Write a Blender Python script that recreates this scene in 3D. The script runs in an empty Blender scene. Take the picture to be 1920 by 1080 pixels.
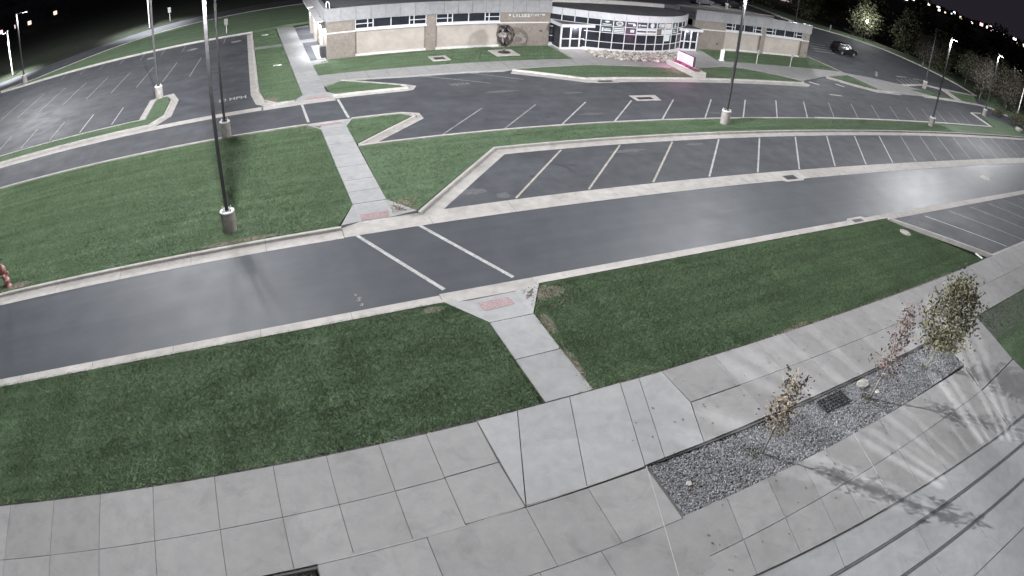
import bpy, bmesh, math, random
import numpy as np
from mathutils import Vector, Matrix
R = math.radians
random.seed(7)
rng = np.random.default_rng(7)
scene = bpy.context.scene
C = scene.collection

# ------------------------------------------------------------------ camera (wide security-camera lens)
cd = bpy.data.cameras.new('security_camera')
cam = bpy.data.objects.new('security_camera', cd)
C.objects.link(cam)
cd.type = 'PANO'
cd.panorama_type = 'FISHEYE_LENS_POLYNOMIAL'
cd.sensor_fit = 'HORIZONTAL'
cd.sensor_width = 36.0
cd.fisheye_fov = R(170)
cd.fisheye_polynomial_k0 = 0.0
cd.fisheye_polynomial_k1 = -0.804304 / 18.0
cd.fisheye_polynomial_k2 = 0.0
cd.fisheye_polynomial_k3 = -0.035720 / 18.0 ** 3
cd.fisheye_polynomial_k4 = 0.0
cd.clip_start = 0.05
cd.clip_end = 6000
cr, cu, cf = Vector((0.921746, -0.382768, 0.062229)), Vector((0.170705, 0.544577, 0.821155)), Vector((0.348200, 0.746274, -0.567302))
m = Matrix.Identity(4)
for i in range(3):
    m[i][0], m[i][1], m[i][2] = cr[i], cu[i], -cf[i]
m[0][3], m[1][3], m[2][3] = 0, 0, 12.5
cam.matrix_world = m
scene.camera = cam

# ------------------------------------------------------------------ night sky, exposure
wd = bpy.data.worlds.new('World')
scene.world = wd
wd.use_nodes = True
bgn = wd.node_tree.nodes['Background']
bgn.inputs[0].default_value = (0.016, 0.0145, 0.0195, 1)
bgn.inputs[1].default_value = 1.0
scene.render.engine = 'CYCLES'
scene.view_settings.view_transform = 'Standard'
scene.view_settings.look = 'None'
scene.view_settings.gamma = 1
scene.view_settings.exposure = 0.10
scene.view_settings.use_curve_mapping = False
scene.cycles.max_bounces = 4
scene.cycles.diffuse_bounces = 2
scene.cycles.glossy_bounces = 2
scene.cycles.sample_clamp_indirect = 3.0
scene.cycles.use_denoising = True
LAMP = 1800.0       # watts of one parking-lot head
ROAD_Z = -0.15      # kerb reveal: the asphalt lies 15 cm below lawns and walks

# ------------------------------------------------------------------ materials
MATS = {}
def nodes_of(name):
    mt = bpy.data.materials.new(name); mt.use_nodes = True
    nt = mt.node_tree; b = nt.nodes['Principled BSDF']
    MATS[name] = mt
    return mt, nt, b
def ramp_mix(nt, fac, c1, c2, lo=0.35, hi=0.65):
    r = nt.nodes.new('ShaderNodeValToRGB')
    r.color_ramp.elements[0].position = lo; r.color_ramp.elements[0].color = (*c1, 1)
    r.color_ramp.elements[1].position = hi; r.color_ramp.elements[1].color = (*c2, 1)
    nt.links.new(fac, r.inputs[0])
    return r.outputs[0]
def noise(nt, scale, detail=5, rough=0.6, vec=None, dist=0.0):
    n = nt.nodes.new('ShaderNodeTexNoise')
    n.inputs['Scale'].default_value = scale; n.inputs['Detail'].default_value = detail
    n.inputs['Roughness'].default_value = rough; n.inputs['Distortion'].default_value = dist
    if vec is None:
        g = nt.nodes.new('ShaderNodeNewGeometry'); vec = g.outputs['Position']
    nt.links.new(vec, n.inputs['Vector'])
    return n.outputs[0]
def mul(nt, a, b, fac=1.0):
    x = nt.nodes.new('ShaderNodeMix'); x.data_type = 'RGBA'; x.blend_type = 'MULTIPLY'
    x.inputs[0].default_value = fac
    nt.links.new(a, x.inputs[6]); nt.links.new(b, x.inputs[7])
    return x.outputs[2]
def streaks(nt, sx, sy, lo, hi):
    g = nt.nodes.new('ShaderNodeNewGeometry'); mp = nt.nodes.new('ShaderNodeMapping'); mp.inputs['Scale'].default_value = (sx, sy, 1)
    nt.links.new(g.outputs['Position'], mp.inputs[0])
    return ramp_mix(nt, noise(nt, 1.0, 4, 0.55, mp.outputs[0]), (lo,) * 3, (hi,) * 3, 0.3, 0.7)
def mat(name, c1, c2=None, scale=8, rough=0.8, bump=0.0, bscale=60, big=None, bigscale=0.35, speck=None,
        spec=0.5, metal=0.0, island=0.0, objrand=0.0, lo=0.35, hi=0.65, rvar=0.0, streak=None, soft=False, stain=None):
    mt, nt, b = nodes_of(name)
    c2 = c2 or c1
    col = ramp_mix(nt, noise(nt, scale), c1, c2, lo, hi)
    if big:                                  # broad uneven wear, multiplied in
        col = mul(nt, col, ramp_mix(nt, noise(nt, bigscale, 4), (big[0],) * 3, (big[1],) * 3, 0.3, 0.7))
    if stain: col = mul(nt, col, ramp_mix(nt, noise(nt, stain[0], 7, 0.68, None, 0.8), (1.0,) * 3, (stain[1],) * 3, 0.50, 0.78))
    if streak: col = mul(nt, col, streaks(nt, *streak))
    if speck:                                # fine aggregate
        col = mul(nt, col, ramp_mix(nt, noise(nt, speck[0], 2), (speck[1],) * 3, (speck[2],) * 3, 0.3, 0.7))
    for on, amt, node, out in ((island, island, 'ShaderNodeNewGeometry', 'Random Per Island'), (objrand, objrand, 'ShaderNodeObjectInfo', 'Random')):
        if on:
            g = nt.nodes.new(node)
            col = mul(nt, col, ramp_mix(nt, g.outputs[out], (1 - amt,) * 3, (1 + amt,) * 3, 0, 1))
    nt.links.new(col, b.inputs['Base Color'])
    b.inputs['Roughness'].default_value = rough
    if rvar:
        r = nt.nodes.new('ShaderNodeMapRange'); nt.links.new(noise(nt, 0.8, 5), r.inputs[0])
        r.inputs[1].default_value = 0.3; r.inputs[2].default_value = 0.7
        r.inputs[3].default_value = rough - rvar; r.inputs[4].default_value = rough + rvar
        nt.links.new(r.outputs[0], b.inputs['Roughness'])
    b.inputs['Metallic'].default_value = metal
    b.inputs['Specular IOR Level'].default_value = spec
    if bump:
        bp = nt.nodes.new('ShaderNodeBump'); bp.inputs['Strength'].default_value = bump; bp.inputs['Distance'].default_value = 0.02
        nt.links.new(noise(nt, bscale, 4), bp.inputs['Height']); nt.links.new(bp.outputs[0], b.inputs['Normal'])
    if soft:                                 # blades scatter light like a mat, not like facets
        g = nt.nodes.new('ShaderNodeNewGeometry'); v = nt.nodes.new('ShaderNodeVectorMath'); v.operation = 'MULTIPLY_ADD'
        nt.links.new(g.outputs['Normal'], v.inputs[0]); v.inputs[1].default_value = (0.4, 0.4, 0.4); v.inputs[2].default_value = (0, 0, 0.8)
        v2 = nt.nodes.new('ShaderNodeVectorMath'); v2.operation = 'NORMALIZE'; nt.links.new(v.outputs[0], v2.inputs[0]); nt.links.new(v2.outputs[0], b.inputs['Normal'])
    return mt
def glow(name, col, strength):
    mt, nt, b = nodes_of(name)
    b.inputs['Base Color'].default_value = (0.02, 0.02, 0.02, 1)
    b.inputs['Emission Color'].default_value = (*col, 1); b.inputs['Emission Strength'].default_value = strength
    return mt

mat('asphalt', (0.070, 0.074, 0.083), (0.088, 0.092, 0.102), 1.1, 0.78, 0.2, 55, (0.80, 1.14), 0.3, (60, 0.86, 1.14), spec=0.3, rvar=0.06, streak=(0.15, 0.9, 0.90, 1.10))
mat('drive_asphalt', (0.067, 0.073, 0.083), (0.079, 0.085, 0.095), 0.9, 0.62, 0.06, 40, (0.90, 1.08), 0.22, (70, 0.90, 1.10), spec=0.36, rvar=0.03, streak=(0.06, 1.6, 0.90, 1.08))
mat('concrete', (0.265, 0.261, 0.258), (0.300, 0.295, 0.290), 2.4, 0.85, 0.12, 45, (0.92, 1.06), 0.4, (70, 0.92, 1.07), objrand=0.09, stain=(1.1, 0.74))
mat('pale_concrete', (0.318, 0.319, 0.321), (0.355, 0.356, 0.355), 2.4, 0.85, 0.12, 45, (0.92, 1.06), 0.5, (70, 0.93, 1.06), objrand=0.07, stain=(1.0, 0.78))
mat('kerb_concrete', (0.41, 0.387, 0.362), (0.50, 0.475, 0.45), 2.2, 0.85, 0.15, 50, (0.87, 1.05), 0.5, (80, 0.92, 1.06), objrand=0.07, stain=(1.6, 0.74))
mat('joint_filler', (0.085, 0.083, 0.08), (0.13, 0.127, 0.12), 20, 0.95)
mat('band_grey', (0.115, 0.115, 0.12), (0.16, 0.16, 0.165), 6, 0.85, 0.2, 40)
mat('soil', (0.10, 0.085, 0.065), (0.22, 0.19, 0.15), 9, 0.95, 0.8, 30)
mat('lawn', (0.078, 0.124, 0.066), (0.102, 0.156, 0.086), 7, 0.95, 0.4, 30, (0.88, 1.12), 0.6, (60, 0.8, 1.2), streak=(0.12, 1.9, 0.80, 1.18))
mat('far_grass', (0.014, 0.022, 0.011), (0.024, 0.034, 0.017), 1.5, 0.95, 0.8, 8, (0.6, 1.3), 0.05)
mat('white_paint', (0.42, 0.42, 0.41), (0.66, 0.66, 0.64), 9, 0.7, 0.1, 60, (0.75, 1.05), 1.2, (40, 0.75, 1.12), stain=(4, 0.5))
mat('worn_paint', (0.22, 0.22, 0.22), (0.46, 0.46, 0.455), 7, 0.75, 0.1, 60, (0.7, 1.1), 1.0, (40, 0.6, 1.2), stain=(4, 0.4))
mat('cream_paint', (0.42, 0.39, 0.33), (0.60, 0.565, 0.49), 9, 0.7, 0.1, 60, (0.75, 1.05), 1.2, (40, 0.75, 1.12), stain=(4, 0.5))
mat('red_pad', (0.30, 0.20, 0.205), (0.42, 0.335, 0.335), 16, 0.8, 0.4, 40)
mat('dusty_asphalt', (0.10, 0.10, 0.104), (0.135, 0.135, 0.14), 5, 0.85, 0.2, 40)
mat('oil', (0.042, 0.044, 0.048), (0.062, 0.064, 0.070), 4, 0.7, 0.1, 40)
mat('iron', (0.03, 0.03, 0.032), (0.055, 0.055, 0.058), 12, 0.6, 0.2, 50, metal=0.3)
mat('bronze_pole', (0.052, 0.050, 0.052), (0.072, 0.070, 0.072), 5, 0.5, spec=0.4)
mat('base_concrete', (0.27, 0.25, 0.235), (0.40, 0.375, 0.35), 5, 0.9, 0.4, 30)
mat('white_cap', (0.70, 0.70, 0.68), (0.80, 0.80, 0.78), 6, 0.7)
mat('hydrant_red', (0.27, 0.10, 0.095), (0.37, 0.18, 0.165), 10, 0.5)
mat('brick', (0.155, 0.135, 0.117), (0.215, 0.19, 0.165), 9, 0.9, 0.5, 25, (0.85, 1.08), 1.2)
mat('tan_panel', (0.29, 0.262, 0.232), (0.335, 0.304, 0.27), 2, 0.85, 0.15, 30, (0.9, 1.05), 0.8)
mat('metal_panel', (0.205, 0.207, 0.213), (0.245, 0.247, 0.253), 3, 0.55, 0.05, 10, (0.92, 1.05), 0.7, objrand=0.06)
mat('lobby_panel', (0.38, 0.39, 0.40), (0.45, 0.46, 0.47), 3, 0.5, objrand=0.05)
mat('stone_band', (0.44, 0.42, 0.40), (0.52, 0.50, 0.475), 4, 0.8)
mat('white_frame', (0.44, 0.44, 0.45), (0.51, 0.51, 0.52), 4, 0.5)
mat('dark_glass', (0.012, 0.014, 0.019), (0.020, 0.023, 0.030), 0.7, 0.06, spec=0.6)
mat('print_white', (0.42, 0.45, 0.45), (0.50, 0.53, 0.53), 6, 0.5)
mat('print_dark', (0.018, 0.03, 0.036), (0.03, 0.045, 0.052), 4, 0.4)
mat('roof_membrane', (0.075, 0.075, 0.085), (0.11, 0.11, 0.122), 1.0, 0.9, 0.3, 20)
mat('sculpture_metal', (0.05, 0.045, 0.045), (0.10, 0.09, 0.088), 5, 0.42, metal=0.6)
mat('bark', (0.16, 0.13, 0.105), (0.28, 0.24, 0.20), 18, 0.9, 0.6, 30)
mat('pale_bark', (0.17, 0.155, 0.138), (0.27, 0.25, 0.23), 18, 0.9, 0.5, 30)
mat('leaf_olive', (0.145, 0.115, 0.08), (0.235, 0.195, 0.135), 3, 0.7, island=0.4)
mat('leaf_rust', (0.105, 0.066, 0.055), (0.165, 0.115, 0.098), 3, 0.7, island=0.4)
mat('leaf_green', (0.080, 0.080, 0.042), (0.145, 0.138, 0.076), 3, 0.7, island=0.45)
mat('leaf_dark', (0.060, 0.066, 0.036), (0.105, 0.104, 0.060), 0.6, 0.8, island=0.4)
mat('leaf_bright', (0.085, 0.093, 0.052), (0.145, 0.152, 0.092), 0.6, 0.8, island=0.4)
mat('leaf_brown', (0.046, 0.040, 0.031), (0.080, 0.069, 0.053), 0.6, 0.8, island=0.4)
mat('grass_blade', (0.124, 0.190, 0.098), (0.164, 0.240, 0.130), 5, 0.8, big=(0.86, 1.14), bigscale=0.5, island=0.22, spec=0.15, streak=(0.12, 1.9, 0.80, 1.18), soft=True)
mat('dry_tuft', (0.20, 0.17, 0.10), (0.34, 0.30, 0.20), 6, 0.85, island=0.4)
mat('pebble', (0.15, 0.154, 0.163), (0.30, 0.305, 0.315), 30, 0.8, island=0.5)
mat('river_rock', (0.26, 0.24, 0.21), (0.56, 0.53, 0.48), 3, 0.85, 0.3, 15, island=0.65)
mat('boulder_stone', (0.34, 0.315, 0.28), (0.44, 0.415, 0.38), 4, 0.85, 0.5, 12)
mat('car_black', (0.010, 0.010, 0.012), None, 3, 0.22, spec=0.6)
mat('car_grey', (0.10, 0.10, 0.11), None, 3, 0.3, spec=0.6)
mat('car_white', (0.55, 0.55, 0.56), None, 3, 0.3, spec=0.6)
mat('tyre_rubber', (0.015, 0.015, 0.015), (0.025, 0.025, 0.025), 10, 0.9)
mat('rim_metal', (0.35, 0.35, 0.36), None, 5, 0.35, metal=0.8)
mat('red_lens', (0.07, 0.012, 0.012), None, 5, 0.25)
mat('clear_lens', (0.75, 0.77, 0.80), None, 5, 0.2)
mat('sign_face', (0.20, 0.20, 0.20), (0.26, 0.26, 0.26), 5, 0.6)
glow('lamp_lens', (0.86, 0.92, 1.0), 40)
glow('led_screen', (1.0, 0.38, 0.74), 2.0)
glow('led_trim', (1.0, 0.20, 0.55), 7)
glow('exterior_led', (0.9, 0.95, 1.0), 14)
glow('city_white', (1.0, 0.93, 0.86), 3.2)
glow('city_pink', (1.0, 0.55, 0.62), 2.0)
glow('city_cyan', (0.75, 0.95, 0.95), 2.2)
glow('city_amber', (1.0, 0.78, 0.5), 1.8)
glow('lit_wall_glow', (1.0, 0.80, 0.78), 0.45)  # lamplight on the distant wall, put in as the panel's own glow
A = MATS

# ------------------------------------------------------------------ helpers
def link(o, parent=None):
    C.objects.link(o)
    if parent: o.parent = parent
    return o
def meshdata(name, vs, fs, mt=None, smooth=False):
    me = bpy.data.meshes.new(name); me.from_pydata(vs, [], fs)
    if mt: me.materials.append(A[mt])
    if smooth: me.polygons.foreach_set('use_smooth', [True] * len(me.polygons))
    me.update()
    return me
class MB:
    def __init__(s): s.v = []; s.f = []
    def add(s, vs, fs):
        k = len(s.v); s.v += [tuple(v) for v in vs]; s.f += [tuple(i + k for i in f) for f in fs]; return s
    def box(s, x0, x1, y0, y1, z0, z1):
        return s.add([(x0, y0, z0), (x1, y0, z0), (x1, y1, z0), (x0, y1, z0), (x0, y0, z1), (x1, y0, z1), (x1, y1, z1), (x0, y1, z1)],
                     [(0, 3, 2, 1), (4, 5, 6, 7), (0, 1, 5, 4), (1, 2, 6, 5), (2, 3, 7, 6), (3, 0, 4, 7)])
    def prism(s, poly, z0, z1):
        a = sum(poly[i][0] * poly[(i + 1) % len(poly)][1] - poly[(i + 1) % len(poly)][0] * poly[i][1] for i in range(len(poly)))
        if a < 0: poly = poly[::-1]
        n = len(poly)
        return s.add([(x, y, z0) for x, y in poly] + [(x, y, z1) for x, y in poly],
                     [tuple(range(n))[::-1], tuple(range(n, 2 * n))] + [(i, (i + 1) % n, n + (i + 1) % n, n + i) for i in range(n)])
    def sheet(s, poly, z):
        a = sum(poly[i][0] * poly[(i + 1) % len(poly)][1] - poly[(i + 1) % len(poly)][0] * poly[i][1] for i in range(len(poly)))
        if a < 0: poly = poly[::-1]
        return s.add([(x, y, z) for x, y in poly], [tuple(range(len(poly)))])
    def tube(s, pts, rad, n=8, cap=True):
        pts = [Vector(p) for p in pts]
        if not hasattr(rad, '__len__'): rad = [rad] * len(pts)
        vs = []
        for i, p in enumerate(pts):
            d = (pts[min(i + 1, len(pts) - 1)] - pts[max(i - 1, 0)]).normalized()
            a = d.cross(Vector((0.123, 0.456, 0.88) if abs(d.z) < 0.9 else (1, 0, 0))).normalized(); b = d.cross(a)
            vs += [p + (a * math.cos(2 * math.pi * k / n) + b * math.sin(2 * math.pi * k / n)) * rad[i] for k in range(n)]
        fs = [(i * n + k, i * n + (k + 1) % n, (i + 1) * n + (k + 1) % n, (i + 1) * n + k) for i in range(len(pts) - 1) for k in range(n)]
        if cap: fs += [tuple(range(n))[::-1], tuple(range((len(pts) - 1) * n, len(pts) * n))]
        return s.add(vs, fs)
    def lathe(s, prof, n=20, cx=0, cy=0):
        vs = [(cx + r * math.cos(2 * math.pi * k / n), cy + r * math.sin(2 * math.pi * k / n), z) for r, z in prof for k in range(n)]
        fs = [(i * n + k, i * n + (k + 1) % n, (i + 1) * n + (k + 1) % n, (i + 1) * n + k) for i in range(len(prof) - 1) for k in range(n)]
        fs += [tuple(range(n))[::-1], tuple(range((len(prof) - 1) * n, len(prof) * n))]
        return s.add(vs, fs)
    def data(s, name, mt, smooth=False): return meshdata(name, s.v, s.f, mt, smooth)
    def obj(s, name, mt, parent=None, smooth=False):
        return link(bpy.data.objects.new(name, s.data(name, mt, smooth)), parent)
def box(name, mt, x0, x1, y0, y1, z0, z1, parent=None): return MB().box(x0, x1, y0, y1, z0, z1).obj(name, mt, parent)
def prism(name, mt, poly, z0, z1, parent=None): return MB().prism(poly, z0, z1).obj(name, mt, parent)
def sheet(name, mt, poly, z, parent=None): return MB().sheet(poly, z).obj(name, mt, parent)
def thing(name, label, cat, loc=(0, 0, 0), rz=0, group=None):
    o = bpy.data.objects.new(name, None); o.location = loc; o.rotation_euler = (0, 0, rz); o.empty_display_size = 0.2
    C.objects.link(o); tag(o, label, cat, group); return o
def tag(o, label, cat, group=None):
    o['label'] = label; o['category'] = cat
    if group: o['group'] = group
    return o
def struct(o): o['kind'] = 'structure'; return o
def stuff(o, label=None, cat=None):
    o['kind'] = 'stuff'
    if label: o['label'] = label; o['category'] = cat
    return o
def copy_tree(o, parent=None):
    c = o.copy(); C.objects.link(c); c.parent = parent
    for ch in list(o.children): copy_tree(ch, c)
    return c
def low(pts):                                # survey points taken at walk level, reduced to the road level 15 cm below
    return [(x * 1.012, y * 1.012) for x, y in pts]
def bevel(o, w=0.01, seg=2):
    bm = bmesh.new(); bm.from_mesh(o.data); bmesh.ops.bevel(bm, geom=bm.edges[:], offset=w, segments=seg, affect='EDGES', profile=0.6)
    bm.to_mesh(o.data); bm.free(); return o
def text_mesh(name, body, size, mt, loc, rot, parent=None, ext=0.0, sx=1.0, sy=1.0, fit=None, bold=0.0):
    cv = bpy.data.curves.new(name, 'FONT'); cv.body = body; cv.size = size; cv.extrude = ext; cv.align_x = 'CENTER'; cv.align_y = 'CENTER'; cv.offset = bold
    t = bpy.data.objects.new(name, cv); C.objects.link(t)
    bpy.context.view_layer.update()
    me = bpy.data.meshes.new_from_object(t.evaluated_get(bpy.context.evaluated_depsgraph_get()))
    bpy.data.objects.remove(t); bpy.data.curves.remove(cv)
    me.materials.clear(); me.materials.append(A[mt])
    if fit:
        co = np.array([v.co[:] for v in me.vertices]); d = co.max(0) - co.min(0); c = (co.max(0) + co.min(0)) / 2
        me.transform(Matrix.Diagonal((fit[0] / d[0], fit[1] / d[1], 1, 1)) @ Matrix.Translation((-c[0], -c[1], 0)))
    o = bpy.data.objects.new(name, me); o.location = loc; o.rotation_euler = rot; o.scale = (sx, sy, 1)
    return link(o, parent)

# ------------------------------------------------------------------ ground, asphalt
struct(sheet('ground', 'far_grass', [(-3000, -3000), (3000, -3000), (3000, 3000), (-3000, 3000)], -0.32))
lot = struct(MB().sheet([(-60, 16.0), (100.6, 16.0), (100.6, 41.0), (64, 46), (64, 47), (-60, 47)], ROAD_Z).obj('parking_lot', 'asphalt'))
drive = struct(sheet('drive', 'drive_asphalt', low([(-60, 16.6), (112, 16.6), (112, 22.0), (-60, 22.0)]), ROAD_Z + 0.004))
drive2 = struct(sheet('cross_drive', 'asphalt', low([(-60, 35.5), (10.2, 35.5), (9.5, 39.9), (-60, 39.9)]), ROAD_Z + 0.004))
lot_w = struct(sheet('west_parking_lot', 'asphalt', low([(-31, 40.1), (0.2, 40.1), (-0.6, 70), (-31, 69.0)]), ROAD_Z + 0.003))
lot_e = struct(sheet('east_road', 'asphalt', low([(62, 38.6), (103.5, 38.6), (103.5, 60), (103, 66), (98, 73), (90.5, 78), (92, 120), (40, 120), (40, 60), (62, 60)]), ROAD_Z + 0.003))
lot_s = struct(sheet('small_parking_lot', 'asphalt', low([(30.2, 16.5), (35.6, 11.25), (60, 11.45), (112, 11.6), (112, 16.7)]), ROAD_Z + 0.002))
far_pts_a = [(-60, 66), (-40, 66.6), (-31.7, 68.4), (-27, 69.5), (-23.3, 72.3), (-17.7, 77.2), (-12.7, 80.9), (-7.5, 83.4), (-0.3, 85.4), (12, 87)]
far_pts_b = [(12, 93.6), (-0.3, 92.1), (-8, 89.6), (-14.5, 86.6), (-20.4, 82.2), (-26.9, 77.6), (-34.8, 74.4), (-60, 72.5)]
struct(sheet('far_road', 'asphalt', far_pts_a + far_pts_b, -0.20))

# ------------------------------------------------------------------ lawns (raised ground) and their blades
LAWNS = {
 'near_lawn_west': ([(-14, 10.9), (6.40, 10.98), (6.22, 14.88), (5.2, 16.33), (4.4, 16.42), (-14, 16.3)], 2300, 1.0),
 'near_lawn_east': ([(7.96, 10.98), (34.0, 11.15), (29.9, 16.42), (8.75, 16.42), (7.82, 14.88)], 2300, 1.0),
 'middle_lawn_west': ([(-44, 22.62), (2.6, 22.60), (3.50, 24.36), (3.33, 34.25), (2.55, 35.35), (-44, 35.6)], 900, 1.35),
 'middle_lawn_east': ([(5.05, 24.35), (6.0, 22.95), (11.72, 28.78), (60, 28.78), (90, 28.6), (88.7, 32.0), (84.4, 35.2), (83.5, 35.0), (79.2, 30.9), (5.0, 30.95)], 330, 1.4),
 'wedge_lawn': ([(4.86, 31.4), (8.85, 34.85), (8.3, 35.4), (5.4, 35.45), (4.84, 34.2)], 300, 1.5),
 'entry_lawn': ([(-0.35, 68.4), (-0.02, 44.0), (0.32, 42.0), (1.2, 41.0), (2.3, 40.95), (2.88, 41.8), (2.42, 59.1), (2.12, 69.3)], 130, 2.2),
 'island_lawn': ([(4.72, 43.2), (5.95, 44.2), (9.7, 41.5), (9.9, 41.1), (5.5, 40.95), (4.95, 41.5)], 150, 2.0),
 'front_lawn': ([(4.45, 46.3), (4.45, 49.8), (5.75, 51.3), (25.7, 51.3), (25.55, 46.15), (12, 46.0)], 130, 2.2),
 'sign_lawn': ([(19.2, 43.6), (26.3, 44.2), (34.3, 43.4), (34.3, 40.65), (23.9, 40.65)], 130, 2.2),
 'sign_lawn_east': ([(35.7, 43.2), (41, 44.6), (43.4, 44.35), (46.4, 43.0), (49.0, 41.35), (48.4, 40.75), (35.7, 40.65)], 130, 2.2),
 'front_lawn_east': ([(43.4, 51.3), (42.2, 46.6), (48, 46.3), (62.6, 46.4), (62.3, 52.6), (61.4, 51.4)], 110, 2.4),
 'corner_lawn': ([(56.7, 43.7), (62.5, 45.2), (63.6, 41.0), (61.6, 40.6), (59, 41.8)], 100, 2.4),
 'west_island_lawn': ([(-40, 42.4), (-8.35, 42.5), (-8.15, 47.3), (-7.45, 47.6), (-7.05, 46.0), (-7.2, 42.6), (-8.1, 41.2), (-40, 41.0)], 120, 2.2),
 'crossing_lawn': ([(73.6, 42.3), (79.2, 42.9), (84.3, 40.7), (78.4, 40.5)], 80, 2.6),
 'verge_lawn': ([(88.8, 44.1), (98.6, 43.9), (92.4, 40.2), (87.6, 40.6)], 80, 2.6),
}
blade_v, blade_n = [], 0
BARE = ((8.05, 14.3, 0.18, 0.6), (8.7, 15.9, 0.7, 0.42), (8.0, 12.3, 0.10, 0.8), (5.6, 23.7, 0.45, 0.5), (0.75, 41.7, 0.5, 0.6), (2.95, 34.9, 0.5, 0.25), (-12.4, 22.95, 1.0, 0.25), (-1.5, 22.85, 1.9, 0.2), (4.7, 16.1, 0.4, 0.18), (16.6, 11.1, 0.7, 0.1))
def in_poly(P, poly):
    x, y = P[:, 0], P[:, 1]; ins = np.zeros(len(P), bool); n = len(poly)
    for i in range(n):
        x0, y0 = poly[i]; x1, y1 = poly[(i + 1) % n]
        c = (y0 > y) != (y1 > y)
        ins ^= c & (x < (x1 - x0) * (y - y0) / ((y1 - y0) if y1 != y0 else 1e-9) + x0)
    return ins
def lump(P, s, seed):                       # cheap smooth noise for patchy height and lean
    r = np.random.default_rng(seed); out = np.zeros(len(P))
    for k in range(7):
        a = r.uniform(0, 6.28); f = s * r.uniform(0.6, 1.9)
        out += np.sin((P[:, 0] * math.cos(a) + P[:, 1] * math.sin(a)) * f + r.uniform(0, 6.28))
    return out / 7 ** 0.5
def blades(poly, dens, sc, xr=(-26, 62)):
    p = np.array(poly); lo, hi = p.min(0), p.max(0)
    lo[0] = max(lo[0], xr[0]); hi[0] = min(hi[0], xr[1])
    if hi[0] <= lo[0]: lo, hi = p.min(0), p.max(0)
    n = int((hi[0] - lo[0]) * (hi[1] - lo[1]) * dens)
    nc = max(1, n // 14); cen = rng.uniform(lo, hi, (nc, 2)); ci = rng.integers(0, nc, n)
    loose = rng.uniform(0, 1, n) < 0.6
    P = np.where(loose[:, None], rng.uniform(lo, hi, (n, 2)), cen[ci] + rng.normal(0, 0.045 * sc, (n, 2)))
    ch = rng.uniform(0.75, 1.2, nc)[ci]; cl = rng.uniform(0, 6.28, nc)[ci]
    ok = in_poly(P, poly)
    for (x, y, rx, ry) in BARE:
        ok &= ~((((P[:, 0] - x) / rx) ** 2 + ((P[:, 1] - y) / ry) ** 2 < 1) & (rng.uniform(0, 1, n) < 0.82))
    P, ch, cl = P[ok], ch[ok], cl[ok]
    n = len(P)
    a = rng.uniform(0, 2 * np.pi, n); h = rng.uniform(0.03, 0.062, n) * sc ** 0.5 * ch * (1 + 0.12 * lump(P, 2.5, 1)); w = rng.uniform(0.006, 0.0115, n) * sc
    la = cl + rng.normal(0, 0.8, n); ll = rng.uniform(0.02, 0.085, n) * sc ** 0.5
    d = np.c_[np.cos(a), np.sin(a)] * w[:, None]; z0 = np.full(n, -0.025)
    V = np.zeros((n, 3, 3)); V[:, 0, :2] = P - d; V[:, 1, :2] = P + d; V[:, 0, 2] = V[:, 1, 2] = z0
    V[:, 2, :2] = P + np.c_[np.cos(la), np.sin(la)] * ll[:, None]; V[:, 2, 2] = z0 + h
    return V.reshape(-1, 3)
def tri_mesh(name, V, mt):
    me = bpy.data.meshes.new(name); n = len(V)
    me.vertices.add(n); me.vertices.foreach_set('co', V.astype(np.float32).ravel())
    me.loops.add(n); me.loops.foreach_set('vertex_index', np.arange(n, dtype=np.int32))
    me.polygons.add(n // 3); me.polygons.foreach_set('loop_start', np.arange(0, n, 3, dtype=np.int32))
    me.update(calc_edges=True); me.validate()
    me.materials.append(A[mt])
    return me
allb = []
for nm, (poly, dens, sc) in LAWNS.items():
    struct(prism('lawn', 'lawn', poly, -0.28, -0.03))
    allb.append(blades(poly, dens, sc, (-26, 62) if dens >= 100 else (0, 110)))
stuff(link(bpy.data.objects.new('grass', tri_mesh('grass', np.concatenate(allb), 'grass_blade'))), 'short mown green grass covering the lawns', 'grass')
# dry tufts and bare soil patches beside the ramps and kerbs
dry = []
for (x0, x1, y0, y1, n) in ((7.75, 8.05, 11.1, 14.8, 260), (7.9, 9.6, 14.9, 16.3, 420), (5.0, 6.3, 23.1, 24.3, 420), (0.2, 1.3, 41.2, 42.4, 120), (-13.5, -8, 22.7, 23.0, 160), (-5, 2, 22.65, 22.9, 200), (16.2, 17.4, 11.0, 11.25, 120), (-24, 30, 10.95, 11.05, 900)):
    P = rng.uniform((x0, y0), (x1, y1), (n, 2)); a = rng.uniform(0, 6.28, n); d = np.c_[np.cos(a), np.sin(a)] * 0.014
    V = np.zeros((n, 3, 3)); V[:, 0, :2] = P - d; V[:, 1, :2] = P + d; V[:, :2, 2] = -0.02
    V[:, 2, :2] = P + rng.normal(0, 0.05, (n, 2)); V[:, 2, 2] = rng.uniform(0.0, 0.055, n); dry.append(V.reshape(-1, 3))
stuff(link(bpy.data.objects.new('dry_grass', tri_mesh('dry_grass', np.concatenate(dry), 'dry_tuft'))), 'dry straw coloured tufts along the lawn edges', 'dry grass')
def blob(name, cx, cy, rx, ry, z, mt, seed, parent=None, n=22):
    r = random.Random(seed)
    return sheet(name, mt, [(cx + rx * math.cos(6.2832 * k / n) * r.uniform(0.65, 1.1), cy + ry * math.sin(6.2832 * k / n) * r.uniform(0.65, 1.1)) for k in range(n)], z, parent)
for i, (x, y, rx, ry) in enumerate(BARE):
    struct(blob('soil_patch', x, y, rx, ry, -0.026, 'soil', i))
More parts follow.
